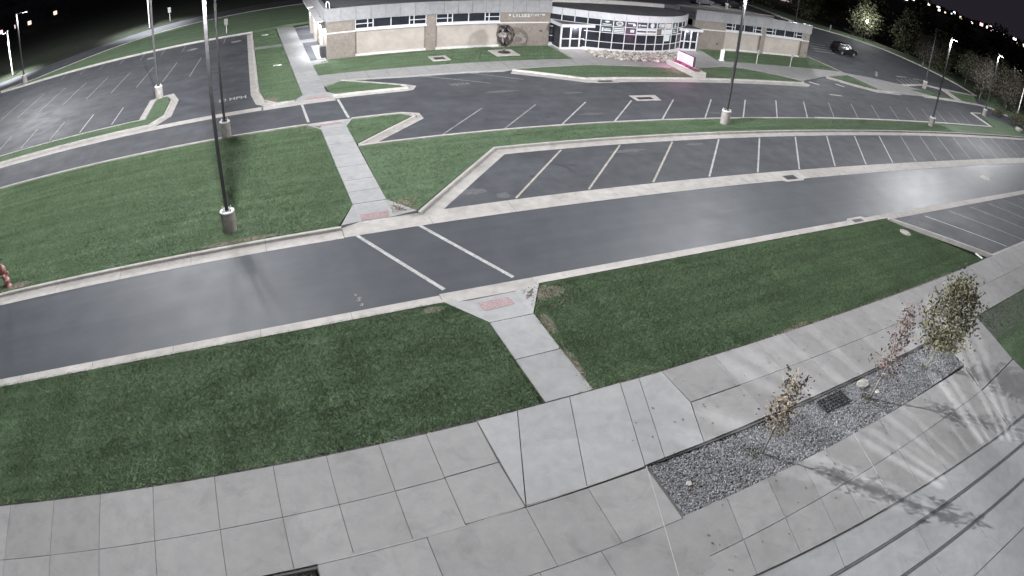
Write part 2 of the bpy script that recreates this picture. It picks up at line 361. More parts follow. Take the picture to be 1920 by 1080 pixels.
# verge beyond the west lot and the far side of the far road, and the east verge under the trees
struct(prism('verge', 'lawn', [(-60, 62), (-31, 68.2), (-0.4, 69.6), (2.0, 70.5), (12, 72), (12, 86.6), (-0.3, 85.0), (-7.5, 83.0), (-12.7, 80.5), (-17.7, 76.8), (-23.3, 71.9), (-27, 69.2), (-31.7, 68.1), (-60, 65.6)], -0.3, -0.04))
struct(prism('verge', 'lawn', [(101.2, 44.0), (103.2, 50), (104.2, 58), (103.2, 67), (98.5, 74.0), (91, 79), (93, 118), (97, 118), (98, 82), (106, 75), (116, 60), (126, 52), (126, 20), (98, 20), (97.5, 36.5), (95.8, 39.3)], -0.3, -0.04))
struct(prism('footpath', 'concrete', [(111, 84), (106.6, 75.6), (107.8, 70.6), (115.2, 59.6), (121, 54.3), (121.6, 55.4), (116.2, 60.4), (108.9, 70.9), (107.9, 75.2), (112.2, 83.5)], -0.3, -0.02))

# ------------------------------------------------------------------ kerbs
def offset_line(pts, d):
    out = []
    for i, p in enumerate(pts):
        ns = []
        for a, b in ((i - 1, i), (i, i + 1)):
            if 0 <= a and b < len(pts):
                v = Vector((pts[b][0] - pts[a][0], pts[b][1] - pts[a][1])).normalized(); ns.append(Vector((v.y, -v.x)))
        n = sum(ns, Vector((0, 0))).normalized(); n = n / max(0.4, n.dot(ns[0]))
        out.append((p[0] + n.x * d, p[1] + n.y * d))
    return out
def kerb(pts, road_right=True, w=0.15, gutter=0.45, top=0.0, section=3.05, mt='kerb_concrete', parent=None, name='kerb', far=False):
    """pts run along the back of the kerb; the face and the gutter pan lie on the road side"""
    if parent is None:
        parent = bpy.data.objects.new(name, None); parent.empty_display_size = 0.2; C.objects.link(parent); struct(parent)
    s = 1 if road_right else -1
    z = ROAD_Z
    prof = [(0, -0.26), (0, top), (w * 0.8, top), (w, top - 0.02), (w + 0.02, z + 0.03), (w + 0.05, z + 0.018), (w + gutter, z + 0.009), (w + gutter, -0.26)] if gutter > 0 else \
           [(0, -0.26), (0, top), (w - 0.02, top), (w, top - 0.02), (w + 0.015, z - 0.02), (w, -0.26)]
    lines = [offset_line(pts, s * o) for o, _ in prof]
    for i in range(len(pts) - 1):
        L = math.dist(pts[i], pts[i + 1]); n = 1 if far else max(1, round(L / section)); g = 0 if far else 0.007 / max(L, 0.01)
        for k in range(n):
            t0, t1 = k / n + (g if k else 0), (k + 1) / n - (g if k < n - 1 else 0)
            vs = []
            for t in (t0, t1):
                for ln, (o, zz) in zip(lines, prof): vs.append((ln[i][0] + (ln[i + 1][0] - ln[i][0]) * t, ln[i][1] + (ln[i + 1][1] - ln[i][1]) * t, zz))
            m_ = len(prof)
            fs = [(j, (j + 1) % m_, m_ + (j + 1) % m_, m_ + j) for j in range(m_)] + [tuple(range(m_))[::-1], tuple(range(m_, 2 * m_))]
            me = meshdata('kerb_section', vs, fs, mt)
            bm = bmesh.new(); bm.from_mesh(me); bmesh.ops.recalc_face_normals(bm, faces=bm.faces[:]); bm.to_mesh(me); bm.free()
            link(bpy.data.objects.new('kerb_section', me), parent)
    return parent
kerb([(5.2, 16.36), (-26, 16.1)], True)                                    # near kerb, road beyond it
kerb([(30.2, 16.48), (8.7, 16.44)], True)
kerb([(60, 11.35), (35.75, 11.12), (30.35, 16.42)], True, w=0.16, gutter=0.0)
kerb([(-26, 22.58), (2.72, 22.60)], True, gutter=0.62)                     # far kerb west of the ramp
kerb([(6.06, 22.86), (11.72, 28.72), (62, 28.72)], True, gutter=0.62)      # diagonal kerb and far kerb of the angled bays
kerb([(62, 28.72), (90, 28.5)], True, gutter=0.62, far=True)
kerb([(5.05, 31.02), (40, 31.0)], False, w=0.2, gutter=0.0)                # upper bays
kerb([(40, 31.0), (78.7, 30.95), (80.6, 35.3), (84.5, 35.6)], False, w=0.34, gutter=0.0, far=True)
kerb([(5.0, 31.3), (8.95, 34.75), (8.95, 35.2), (8.4, 35.5), (5.4, 35.55)], True, gutter=0.42)
kerb([(2.6, 35.5), (-44, 35.75)], True, w=0.2, gutter=0.12, far=True)
kerb([(-0.4, 68.4), (-0.05, 44.2), (0.25, 41.9), (1.1, 40.9), (2.3, 40.85)], True, gutter=0.5, far=True)
kerb([(4.9, 41.0), (9.6, 40.92), (10.0, 41.0), (10.1, 41.2), (9.8, 41.5), (5.9, 44.35)], True, gutter=0.45, far=True)
kerb([(19.0, 43.6), (23.7, 40.6), (34.3, 40.6), (48.4, 40.7), (49.3, 41.2)], True, gutter=0.75, far=True)
kerb([(56.4, 43.85), (58.9, 41.75), (61.6, 40.4), (67, 40.3)], True, gutter=0.5, far=True)
kerb([(63.2, 40.8), (62.7, 46.4), (62.5, 53.6)], True, gutter=0.6, far=True)
kerb([(73.5, 40.4), (86, 40.2), (92.0, 39.9), (95.6, 39.2), (97.6, 36.4)], True, gutter=0.4, far=True)
kerb([(101.0, 44.4), (103, 50), (104, 58), (103, 67), (98.3, 73.8), (90.5, 78.8), (92.0, 118)], False, gutter=0.5, far=True)
kerb([(-30, 41.05), (-8.05, 41.1), (-7.1, 42.6), (-6.95, 46.2), (-7.4, 47.75), (-8.3, 47.4), (-8.5, 42.55), (-30, 42.45)], True, gutter=0.45, far=True)
kerb([(-31.2, 68.0), (-28, 67.75), (-0.45, 69.3)], True, gutter=0.35, far=True)
kerb(far_pts_a, True, w=0.3, gutter=0.0, top=-0.02, far=True)
# flush concrete gutter pans
pan = struct(bpy.data.objects.new('gutter', None)); C.objects.link(pan)
def pan_run(x0, x1, y0, y1, step=3.6, dz=0.012):
    n = max(1, round((x1 - x0) / step))
    for k in range(n):
        a, b = x0 + (x1 - x0) * k / n, x0 + (x1 - x0) * (k + 1) / n
        box('gutter_slab', 'kerb_concrete', a + 0.008, b - 0.008, y0, y1, -0.25, ROAD_Z + dz, pan)
pan_run(2.74, 62, 21.86, 22.96); pan_run(62, 112, 21.86, 22.96, 25)
pan_run(5.21, 8.69, 16.43, 17.03, 3.5); pan_run(30.25, 112, 16.5, 17.06, 6)
pan_run(-40, 0.1, 40.05, 40.82, 20); pan_run(0.0, 5.0, 40.0, 40.9, 5)

# ------------------------------------------------------------------ walks, ramps, plaza slabs
def slab_row(parent, xs, y0, y1, mt='concrete', gap=0.009, top=0.0, sl=0.0, name='slab'):
    """slabs between joints xs; y0, y1 are numbers or functions of x; joints lean by sl metres per metre of depth"""
    fy0 = y0 if callable(y0) else (lambda x: y0); fy1 = y1 if callable(y1) else (lambda x: y1)
    for i in range(len(xs) - 1):
        a, b = xs[i] + gap, xs[i + 1] - gap
        q = []
        for x, f in ((a, fy0), (b, fy0), (b, fy1), (a, fy1)):
            y = f(x); q.append((x + sl * (y - 6.0), y))
        g = gap
        q = [(q[0][0], q[0][1] + g), (q[1][0], q[1][1] + g), (q[2][0], q[2][1] - g), (q[3][0], q[3][1] - g)]
        prism(name, random.choice(mt) if isinstance(mt, list) else mt, q, -0.3, top + random.uniform(-0.003, 0.003), parent)
plaza = struct(prism('plaza', 'joint_filler', [(-24, 10.90), (60, 11.3), (60, 6.3), (24, 6.3), (22.8, 6.14), (22.9, 7.9), (7.95, 7.88), (7.97, 6.02), (8, 4.4), (-0.7, 4.4), (-0.72, 7.6), (-24, 7.4)], -0.3, -0.025))
WX = [-23.9, -22.3, -20.7, -19.1, -17.5, -15.9, -14.35, -12.75, -11.15, -9.58, -7.95, -6.36, -4.70, -2.89, -1.25, 0.20, 1.63, 2.92]
slab_row(plaza, WX, lambda x: 9.30 + 0.025 * (x - 2), lambda x: 10.9)
slab_row(plaza, WX, lambda x: 7.78 + 0.03 * (x - 2), lambda x: 9.30 + 0.025 * (x - 2))
prism('slab', 'concrete', [(2.93, 9.36), (4.36, 9.40), (4.34, 10.9), (2.93, 10.9)], -0.3, 0, plaza)
prism('slab', 'concrete', [(2.93, 7.84), (4.44, 7.86), (4.36, 9.37), (2.93, 9.33)], -0.3, 0.001, plaza)
prism('pale_slab', 'pale_concrete', [(4.375, 10.92), (4.475, 7.9), (5.53, 10.93)], -0.3, 0.001, plaza)
prism('pale_slab', 'pale_concrete', [(4.50, 7.88), (6.13, 7.89), (7.15, 10.95), (5.56, 10.94)], -0.3, -0.001, plaza)
prism('pale_slab', 'pale_concrete', [(6.155, 7.89), (7.87, 7.91), (8.83, 10.95), (7.175, 10.95)], -0.3, 0.002, plaza)
prism('pale_slab', 'pale_concrete', [(7.90, 7.92), (8.52, 7.94), (9.48, 10.93), (8.855, 10.94)], -0.3, 0.0, plaza)
prism('pale_slab', 'pale_concrete', [(8.545, 7.94), (9.88, 7.96), (10.42, 9.45), (10.33, 10.93), (9.505, 10.93)], -0.3, 0.001, plaza)
prism('slab', 'concrete', [(9.905, 7.96), (12.56, 8.0), (12.48, 9.43), (10.46, 9.43)], -0.3, -0.001, plaza)
prism('slab', 'concrete', [(10.36, 10.94), (10.46, 9.47), (12.45, 9.47), (12.42, 10.97)], -0.3, 0.001, plaza)
EX = [12.45, 14.42, 15.85, 17.42, 18.96, 20.55, 22.1, 23.7, 25.3, 26.9, 28.5, 30.1, 31.7, 33.3, 34.9, 36.5, 38.1, 39.7, 41.3, 42.9, 44.5, 46.1, 47.7, 49.3, 51]
slab_row(plaza, EX, 9.46, lambda x: 10.97 + max(0, x - 28) * 0.02)
slab_row(plaza, EX, lambda x: 7.97, 9.46)
for a, b in (((7.90, 7.86), (6.86, 4.5)), ((4.5, 7.85), (7.85, 7.895)), ((-0.7, 7.70), (4.4, 7.845)), ((14.70, 6.05), (14.05, 3.6))):
    d = Vector((b[0] - a[0], b[1] - a[1])).normalized(); n_ = Vector((-d.y, d.x)) * 0.009
    prism('joint_caulk', 'kerb_concrete', [(a[0] - n_.x, a[1] - n_.y), (b[0] - n_.x, b[1] - n_.y), (b[0] + n_.x, b[1] + n_.y), (a[0] + n_.x, a[1] + n_.y)], -0.02, 0.005, plaza)
# lower rows in front of the gravel bed
slab_row(plaza, [-0.7, 1.95, 4.45, 6.13, 7.88], 6.0, 7.82, sl=0.0)
slab_row(plaza, [-0.7, 2.0, 4.0, 5.56, 7.9], 4.4, 6.0)
lower = struct(prism('lower_plaza', 'joint_filler', [(-0.7, 4.4), (8, 4.3), (8, 6.0), (27, 6.2), (27, 3.0), (45, 3.0), (45, -9), (-0.7, -9)], -0.6, -0.16))
arc1 = lambda x: 3.75 - 0.0755 * (x - 8.5)
arc2 = lambda x: 2.58 - 0.070 * (x - 10.7)
arc3 = lambda x: 1.33 - 0.072 * (x - 12.6)
LX = [4.0, 5.9, 7.9, 9.32, 10.8, 12.2, 13.3, 14.69, 16.14, 17.7, 19.3, 20.9, 22.6]
slab_row(lower, LX[2:], 4.72, 6.06, sl=0.28)
slab_row(lower, LX[1:], lambda x: arc1(x), 4.72, sl=0.28)
prism('slab', 'concrete', [(22.85, 6.2), (23.0, 7.95), (27.15, 8.0), (26.3, 5.0), (22.3, 4.75)], -0.3, -0.001, lower)
prism('slab', 'concrete', [(22.3, 4.70), (26.28, 4.95), (26.2, 2.5), (21.75, 2.75)], -0.3, 0.001, lower)
for f, z in ((arc1, -0.012), (arc2, -0.042), (arc3, -0.072)):
    for x0, x1 in ((4, 11), (11, 17), (17, 30)): prism('step_band', 'band_grey', [(x0, f(x0) - 0.06), (x1 - 0.01, f(x1) - 0.06), (x1 - 0.01, f(x1) + 0.012), (x0, f(x0) + 0.012)], -0.3, z, lower)  # grey band, darker than the slabs, along each step line
prism('slab', 'pale_concrete', [(5.2, arc1(5.2) - 0.06), (5.2, arc2(5.2) + 0.015), (10.98, arc2(10.98) + 0.015), (11.3, arc1(11.3) - 0.06)], -0.4, -0.03, lower)
prism('slab', 'pale_concrete', [(11.32, arc1(11.3) - 0.06), (11.0, arc2(11) + 0.015), (16.45, arc2(16.45) + 0.015), (16.7, arc1(16.7) - 0.06)], -0.4, -0.031, lower)
prism('slab', 'pale_concrete', [(16.72, arc1(16.7) - 0.06), (16.47, arc2(16.47) + 0.015), (30, arc2(30) + 0.015), (30, arc1(30) - 0.06)], -0.4, -0.03, lower)
prism('slab', 'pale_concrete', [(4, arc2(4) - 0.06), (4, arc3(4) + 0.015), (13.8, arc3(13.8) + 0.015), (14.1, arc2(14.1) - 0.06)], -0.45, -0.06, lower)
prism('slab', 'pale_concrete', [(14.12, arc2(14.1) - 0.06), (13.82, arc3(13.82) + 0.015), (16.35, arc3(16.35) + 0.015), (16.55, arc2(16.55) - 0.06)], -0.45, -0.061, lower)
prism('slab', 'pale_concrete', [(16.57, arc2(16.55) - 0.06), (16.37, arc3(16.37) + 0.015), (30, arc3(30) + 0.015), (30, arc2(30) - 0.06)], -0.45, -0.06, lower)
prism('slab', 'pale_concrete', [(4, arc3(4) - 0.06), (4, -0.2), (13.5, -0.22), (13.72, arc3(13.72) - 0.06)], -0.5, -0.09, lower)
prism('slab', 'pale_concrete', [(13.74, arc3(13.72) - 0.06), (13.52, -0.22), (16.15, -0.34), (16.33, arc3(16.33) - 0.06)], -0.5, -0.091, lower)
prism('slab', 'pale_concrete', [(16.35, arc3(16.33) - 0.06), (16.17, -0.34), (30, -1.3), (30, arc3(30) - 0.06)], -0.5, -0.09, lower)
prism('slab', 'pale_concrete', [(4, -0.22), (4, -8), (30, -8), (30, -1.33), (16.15, -0.37), (13.5, -0.24)], -0.5, -0.0905, lower)
struct(prism('lawn', 'lawn', [(27.25, 7.95), (36, 8.0), (36, 2.2), (26.25, 2.2), (26.3, 4.2), (26.4, 5.1)], -0.3, -0.03))
b2 = blades([(27.25, 7.95), (36, 8.0), (36, 2.2), (26.25, 2.2), (26.3, 4.2), (26.4, 5.1)], 700, 1.0)
stuff(link(bpy.data.objects.new('grass', tri_mesh('grass', b2, 'grass_blade'))), 'dark green grass corner beyond the curved plaza edge', 'grass')

# north-south walk with its ramps
walk = struct(prism('walkway', 'joint_filler', [(6.26, 11.0), (7.93, 11.0), (7.77, 14.87), (6.25, 14.87)], -0.3, -0.03))
prism('slab', 'pale_concrete', [(6.43, 10.99), (7.94, 10.99), (7.85, 12.95), (6.34, 12.92)], -0.3, 0.0, walk)
prism('slab', 'pale_concrete', [(6.335, 12.95), (7.845, 12.98), (7.79, 14.85), (6.25, 14.85)], -0.3, -0.001, walk)
ys = [24.36, 25.6, 26.85, 28.5, 30.1, 31.7, 33.1, 34.3]
for i in range(len(ys) - 1):
    a, b = ys[i] + 0.012, ys[i + 1] - 0.012
    fx = lambda y: 3.53 - (y - 24.36) * 0.018
    prism('slab', 'pale_concrete', [(fx(a), a), (fx(a) + 1.5, a), (fx(b) + 1.5, b), (fx(b), b)], -0.3, random.uniform(-0.002, 0.002), walk)
ys = [41.75, 43.4, 45.0, 46.6] + [48.2 + 1.9 * k for k in range(12)]
for i in range(len(ys) - 1):
    a, b = ys[i] + 0.012, ys[i + 1] - 0.012
    fx = lambda y: 2.92 - (y - 41.7) * 0.024
    wd_ = lambda y: 1.66 + (y - 41.7) * 0.006
    prism('slab', 'pale_concrete', [(fx(a), a), (fx(a) + wd_(a), a), (fx(b) + wd_(b), b), (fx(b), b)], -0.3, random.uniform(-0.002, 0.002), walk)
prism('slab', 'concrete', [(-0.35, 59.2), (2.42, 59.2), (2.4, 60.1), (-0.35, 60.1)], -0.3, 0.0, walk)
def ramp(land, road, flareL, flareR, pad, mt='pale_concrete'):
    """land: two corners at walk level, road: two corners at the gutter, flares: kerb-top corners, pad: tactile quad"""
    zr = ROAD_Z + 0.02
    P = lambda p, z: (p[0], p[1], z)
    vs = [P(land[0], 0), P(land[1], 0), P(road[1], zr), P(road[0], zr)]
    def face(name, vs, m_):
        me = meshdata(name, vs + [(x, y, -0.3) for x, y, _ in vs], [tuple(range(len(vs))), tuple(range(len(vs), 2 * len(vs)))[::-1]] + [(i, i + len(vs), (i + 1) % len(vs) + len(vs), (i + 1) % len(vs)) for i in range(len(vs))], m_)
        bm = bmesh.new(); bm.from_mesh(me); bmesh.ops.recalc_face_normals(bm, faces=bm.faces[:]); bm.to_mesh(me); bm.free()
        return link(bpy.data.objects.new(name, me), walk)
    face('ramp', vs, mt)
    face('ramp_flare', [P(land[0], 0), P(road[0], zr), P(flareL, 0)], mt)
    face('ramp_flare', [P(land[1], 0), P(flareR, 0), P(road[1], zr)], mt)
    (ax, ay), (bx, by) = land[0], road[0]
    def zz(p):
        t = (p[1] - ay) / (by - ay); return zr * max(0, min(1, t)) + 0.008
    o = meshdata('tactile_pad', [(p[0], p[1], zz(p)) for p in pad], [(0, 1, 2, 3)], 'red_pad')
    bm = bmesh.new(); bm.from_mesh(o); bmesh.ops.recalc_face_normals(bm, faces=bm.faces[:])
    if bm.faces[:][0].normal.z < 0: bmesh.ops.reverse_faces(bm, faces=bm.faces[:])
    bm.to_mesh(o); bm.free(); pd = link(bpy.data.objects.new('tactile_pad', o), walk)
    dm = MB(); nx, ny = 12, 5
    for i in range(nx):
        for j in range(ny):
            u, v = (i + 0.5) / nx, (j + 0.5) / ny
            x = (pad[0][0] * (1 - u) + pad[1][0] * u) * (1 - v) + (pad[3][0] * (1 - u) + pad[2][0] * u) * v
            y = (pad[0][1] * (1 - u) + pad[1][1] * u) * (1 - v) + (pad[3][1] * (1 - u) + pad[2][1] * u) * v
            z = zz((x, y)); dm.box(x - 0.02, x + 0.02, y - 0.02, y + 0.02, z, z + 0.006)
    stuff(dm.obj('tactile_domes', 'red_pad', walk))
ramp([(6.25, 14.87), (7.78, 14.88)], [(6.1, 16.36), (7.75, 16.40)], (5.2, 16.34), (8.68, 16.42), [(6.25, 16.12), (7.42, 16.14), (7.46, 15.62), (6.32, 15.56)])
ramp([(5.03, 24.34), (3.53, 24.34)], [(4.95, 22.96), (3.55, 22.96)], (6.04, 22.95), (2.74, 22.66), [(3.68, 23.48), (4.90, 23.46), (4.83, 22.99), (3.65, 22.99)])
ramp([(4.60, 41.72), (2.93, 41.72)], [(4.75, 40.92), (2.95, 40.92)], (5.2, 40.95), (2.35, 40.9), [(3.1, 41.3), (4.5, 41.3), (4.55, 40.96), (3.1, 40.96)])
ramp([(3.36, 34.31), (4.83, 34.31)], [(3.4, 35.55), (4.8, 35.55)], (2.62, 35.5), (5.4, 35.55), [(3.4, 35.5), (4.7, 35.5), (4.7, 35.15), (3.4, 35.15)])
prism('slab', 'kerb_concrete', [(2.6, 35.56), (5.4, 35.56), (5.4, 35.95), (2.6, 35.95)], -0.3, ROAD_Z + 0.014, walk)
# front walk of the office building and its forecourt
fw = struct(prism('front_walk', 'concrete', [(4.55, 43.5), (5.95, 44.5), (10.5, 43.75), (18.2, 43.45), (19.2, 43.75), (26.3, 44.35), (34.3, 43.5), (36.9, 43.5), (41, 44.75), (43.4, 44.45), (46.4, 43.1), (49.4, 41.5), (55.6, 43.7), (57, 43.95), (62.7, 45.35), (62.7, 46.5), (48, 46.4), (42.1, 46.65), (43.4, 51.5), (40, 52.5), (26, 52.5), (25.65, 46.2), (12, 46.1), (4.5, 46.4)], -0.3, -0.006))
for k in range(14):
    x = 6.5 + 1.55 * k
    box('joint', 'joint_filler', x, x + 0.02, 44.3 - 0.02 * (x - 6), 46.05, -0.007, -0.003, fw)
struct(prism('apron', 'concrete', [(63.0, 46.4), (68, 45.6), (74, 44.2), (78.5, 42.6), (85.5, 40.5), (74.6, 40.2), (67, 39.9), (63.7, 40.6)], -0.3, -0.075))
struct(prism('apron', 'kerb_concrete', [(73.9, 43.7), (83.3, 45.6), (88.1, 44.3), (100.4, 44.2), (100.4, 44.5), (88.3, 45.4), (83.3, 46.0), (74, 44.3)], -0.3, -0.05))
struct(prism('apron', 'kerb_concrete', [(84.6, 40.6), (86.6, 40.5), (88.6, 44.2), (87.0, 44.4)], -0.3, -0.045))
wp = struct(prism('entry_pad', 'concrete', [(4.15, 49.9), (5.75, 50.2), (5.75, 68.8), (3.9, 68.0)], -0.3, -0.02))
box('pad_slab', 'roof_membrane', 4.35, 5.75, 51.6, 59.3, -0.02, -0.012, wp); box('pad_slab', 'roof_membrane', 4.2, 5.75, 60.9, 67.5, -0.02, -0.012, wp)
box('pad_slab', 'pale_concrete', 5.0, 5.75, 51.7, 57.5, -0.012, -0.006, wp)

# ------------------------------------------------------------------ painted markings (parts of the lots and drives)
def stripe(a, b, w, mt, parent, z=0.009, name='bay_line'):
    d = Vector((b[0] - a[0], b[1] - a[1])).normalized(); n = Vector((-d.y, d.x)) * w / 2
    return sheet(name, mt, [(a[0] - n.x, a[1] - n.y), (b[0] - n.x, b[1] - n.y), (b[0] + n.x, b[1] + n.y), (a[0] + n.x, a[1] + n.y)], ROAD_Z + z, parent)
Fd = lambda x, y: (x * 1.012, y * 1.012)
for k in range(22):
    x = 10.5 + 3.672 * k
    stripe(Fd(x, 22.80), Fd(x + 4.58, 27.5), 0.105, 'cream_paint' if k < 3 else ('white_paint' if k < 9 else 'worn_paint'), lot)
for k in range(19):
    x = 9.58 + 3.645 * k
    if x > 73: continue
    stripe(Fd(x, 31.05), Fd(x + 3.75, 34.92), 0.10, 'white_paint' if 1 < k < 9 else 'worn_paint', lot)
for a, b in (((3.15, 21.75), (5.40, 17.05)), ((5.74, 21.75), (7.97, 17.05))):
    stripe(Fd(*a), Fd(*b), 0.155, 'white_paint', drive, 0.010, 'crossing_line')
for a, b in (((2.68, 39.62), (2.76, 35.85)), ((5.09, 39.65), (5.19, 35.72))):
    stripe(Fd(*a), Fd(*b), 0.16, 'white_paint', drive2, 0.010, 'crossing_line')
for k in range(9): stripe(Fd(-25.4 + 2.42 * k, 52.6), Fd(-24.7 + 2.40 * k, 59.5), 0.09, 'worn_paint', lot_w)
for k in range(7): stripe(Fd(-24.2 + 2.60 * k, 42.95), Fd(-24.0 + 2.60 * k, 46.9), 0.09, 'white_paint' if k > 3 else 'worn_paint', lot_w)
for k in range(7): stripe(Fd(-21.9 + 2.33 * k, 64.5), Fd(-21.8 + 2.33 * k, 67.4), 0.08, 'worn_paint', lot_w)
stripe(Fd(-3.5, 64.8), Fd(-3.4, 67.6), 0.08, 'worn_paint', lot_w)
for x, y in ((-11.4, 64.9), (-6.9, 65.2), (-2.2, 65.5)):
    blob('painted_symbol', x, y, 0.62, 0.5, ROAD_Z + 0.009, 'worn_paint', int(x * 7), lot_w)
for k in range(6): stripe(Fd(34.08 + 3.6 * k, 16.0), Fd(38.83 + 3.6 * k, 11.4), 0.10, 'white_paint' if k < 1 else 'worn_paint', lot_s)
for a, b, m_ in (((11.4, 43.4), (15.9, 40.1), 'worn_paint'), ((15.3, 43.1), (18.6, 40.6), 'worn_paint'), ((50.1, 41.0), (50.9, 40.2), 'white_paint'), ((54.7, 41.0), (55.4, 40.2), 'white_paint')):
    stripe(Fd(*a), Fd(*b), 0.10 if m_ == 'worn_paint' else 0.45, m_, lot)
stripe(Fd(49.2, 37.3), Fd(51.0, 37.1), 0.32, 'cream_paint', lot)
for k in range(5): stripe((75.6 + 1.7 * k, 44.6 + 0.3 * k), (76.9 + 1.7 * k, 47.0 + 0.3 * k), 0.3, 'worn_paint', lot_e)
stripe((79.0, 48.4), (82.2, 48.6), 0.5, 'worn_paint', lot_e); stripe((71.2, 46.8), (75.0, 49.4), 0.35, 'worn_paint', lot_e); stripe((84.5, 48.6), (88, 48.4), 0.4, 'worn_paint', lot_e)
for k in range(4): stripe((69.5 + 1.2 * k, 57.0 + 1.6 * k), (74.0 + 1.2 * k, 56.8 + 1.6 * k), 0.4, 'worn_paint', lot_e)
text_mesh('speed_lettering', '10 MPH', 1.02, 'white_paint', (-2.02 * 1.012, 43.42 * 1.012, ROAD_Z + 0.010), (0, 0, 0.02), lot_w, fit=(2.0, 0.72), bold=0.02)
text_mesh('bay_lettering', 'VISITOR', 0.62, 'worn_paint', (13.72 * 1.012, 40.4 * 1.012, ROAD_Z + 0.010), (0, 0, -0.03), lot, fit=(1.45, 0.55))
for k, (x, y, t, s) in enumerate(((2.42, 17.66, 'v', 0.30), (2.47, 17.36, 'S', 0.34), (2.52, 17.06, 'a', 0.32))):
    text_mesh('spray_mark', t, s, 'worn_paint', (x * 1.012, y * 1.012, ROAD_Z + 0.011), (0, 0, -0.5), drive)
for i, (x, y, rx) in enumerate(((31.6, 16.05, 0.22), (32.1, 16.1, 0.28), (32.0, 15.55, 0.25), (32.6, 15.6, 0.18))):
    blob('worn_marking', x * 1.012, y * 1.012, rx, 0.10, ROAD_Z + 0.012, 'dusty_asphalt', 300 + i, lot_s)
box('wheel_stop', 'white_cap', 34.0, 34.16, 11.2, 11.75, -0.02, 0.03, plaza)
# patches, covers, drains
sheet('tar_patch', 'drive_asphalt', [(13.5, 26.8), (13.7, 26.9), (14.6, 26.0), (15.2, 26.0), (15.2, 25.8), (14.6, 25.8), (14.7, 24.9), (14.5, 24.9), (14.4, 25.7)], ROAD_Z + 0.006, lot)
for i, (x, y, rx, ry) in enumerate(((9.0, 24.2, 0.7, 0.35), (10.2, 23.5, 0.4, 0.3), (19, 27.0, 1.2, 0.25), (24, 27.3, 0.8, 0.2), (16, 38.5, 1.4, 0.25), (21, 37.4, 1.0, 0.2), (20, 33, 1.0, 0.2), (30, 32.5, 0.7, 0.25), (33.2, 29.9, 0, 0))):
    if rx: blob('dusty_patch', x, y, rx, ry, ROAD_Z + 0.0065, 'dusty_asphalt', 50 + i, lot)
ro = random.Random(31)
for k in range(13):                          # oil drips where cars stand
    for x0, y0, dx, n in ((12.6, 25.2, 3.672, 13), (13.2, 33.0, 3.645, 13)):
        if ro.random() < 0.55:
            x, y = x0 + dx * k + ro.uniform(-0.3, 0.3), y0 + ro.uniform(-0.7, 0.7)
            blob('oil_stain', x, y, ro.uniform(0.12, 0.34), ro.uniform(0.10, 0.28), ROAD_Z + 0.0062, 'oil', 200 + k, lot)
for pts in ([(10.5, 37.4), (13, 37.0), (16.5, 37.5), (20, 36.9), (24.4, 37.2)], [(29, 37.6), (33, 37.1), (37.5, 37.7), (44, 37.2)], [(-20, 50.2), (-15, 49.6), (-9, 50.3), (-3, 49.8)], [(30.5, 23.4), (31.4, 25.0), (31.1, 26.4), (32.3, 27.6)]):
    for a_, b_ in zip(pts, pts[1:]): stripe(a_, b_, 0.05, 'oil', lot if pts[0][0] > 0 else lot_w, 0.007, 'sealed_crack')
cp = struct(prism('cover_collar', 'kerb_concrete', low([(24.7, 35.95), (27.0, 36.0), (26.75, 34.8), (24.65, 34.8)]), -0.25, ROAD_Z + 0.012))
box('grate', 'iron', 25.3, 26.6, 35.5, 35.95, -0.13, ROAD_Z + 0.017, cp)
blob('road_patch', 51.9, 19.7, 0.9, 0.55, ROAD_Z + 0.012, 'cream_paint', 9, drive)
def drain(x, y, wx, wy, label, bulge=0):
    t = thing('storm_drain', label, 'drain', (x, y, ROAD_Z), 0, 'storm drains set in the gutters')
    f = MB().box(-wx / 2, wx / 2, -wy / 2, wy / 2, 0.0, 0.016).obj('grate_pan', 'iron', t)
    for k in range(7):
        xx = -wx / 2 + wx * (k + 0.5) / 7
        box('bar', 'bronze_pole', xx - 0.02, xx + 0.02, -wy / 2 + 0.03, wy / 2 - 0.03, 0.016, 0.026, t)
    if bulge:
        prism('collar', 'kerb_concrete', [(-wx * 1.1, wy * 0.4 * -bulge), (-wx * 0.7, -wy * 0.95 * bulge), (wx * 0.7, -wy * 0.95 * bulge), (wx * 1.1, wy * 0.4 * -bulge)], -0.1, 0.013, t)
drain(27.4, 22.15, 1.0, 0.5, 'iron storm drain grate in the gutter pan beside the angled parking bays', 1)
drain(27.8, 16.86, 0.9, 0.42, 'iron storm drain grate in the kerb beside the east tip of the near lawn', -1)
drain(17.45, 43.75, 1.2, 0.35, 'long iron storm drain grate in the gutter of the front walk', 0)
drain(25.1, 39.95, 1.3, 0.4, 'iron storm drain grate in the kerb below the sign lawn', 1)
t = thing('utility_cover', 'pale oval utility cover set in the near lawn by the small parking bays', 'cover', (30.0, 14.9, -0.03))
MB().lathe([(0.36, 0), (0.36, 0.05), (0.33, 0.06), (0.0, 0.06)], 24).obj('rim', 'base_concrete', t)
MB().lathe([(0.25, 0.06), (0.25, 0.07), (0.0, 0.07)], 20).obj('lid', 'boulder_stone', t)
t = thing('valve_box', 'square concrete collared utility box in the front lawn of the brick building', 'utility box', (14.5, 48.1, -0.03))
for a in ((-0.75, 0.75, -0.75, -0.45), (-0.75, 0.75, 0.45, 0.75), (-0.75, -0.45, -0.45, 0.45), (0.45, 0.75, -0.45, 0.45)): box('collar', 'kerb_concrete', *a, 0.0, 0.06, t)
box('lid', 'iron', -0.45, 0.45, -0.45, 0.45, 0.0, 0.04, t)
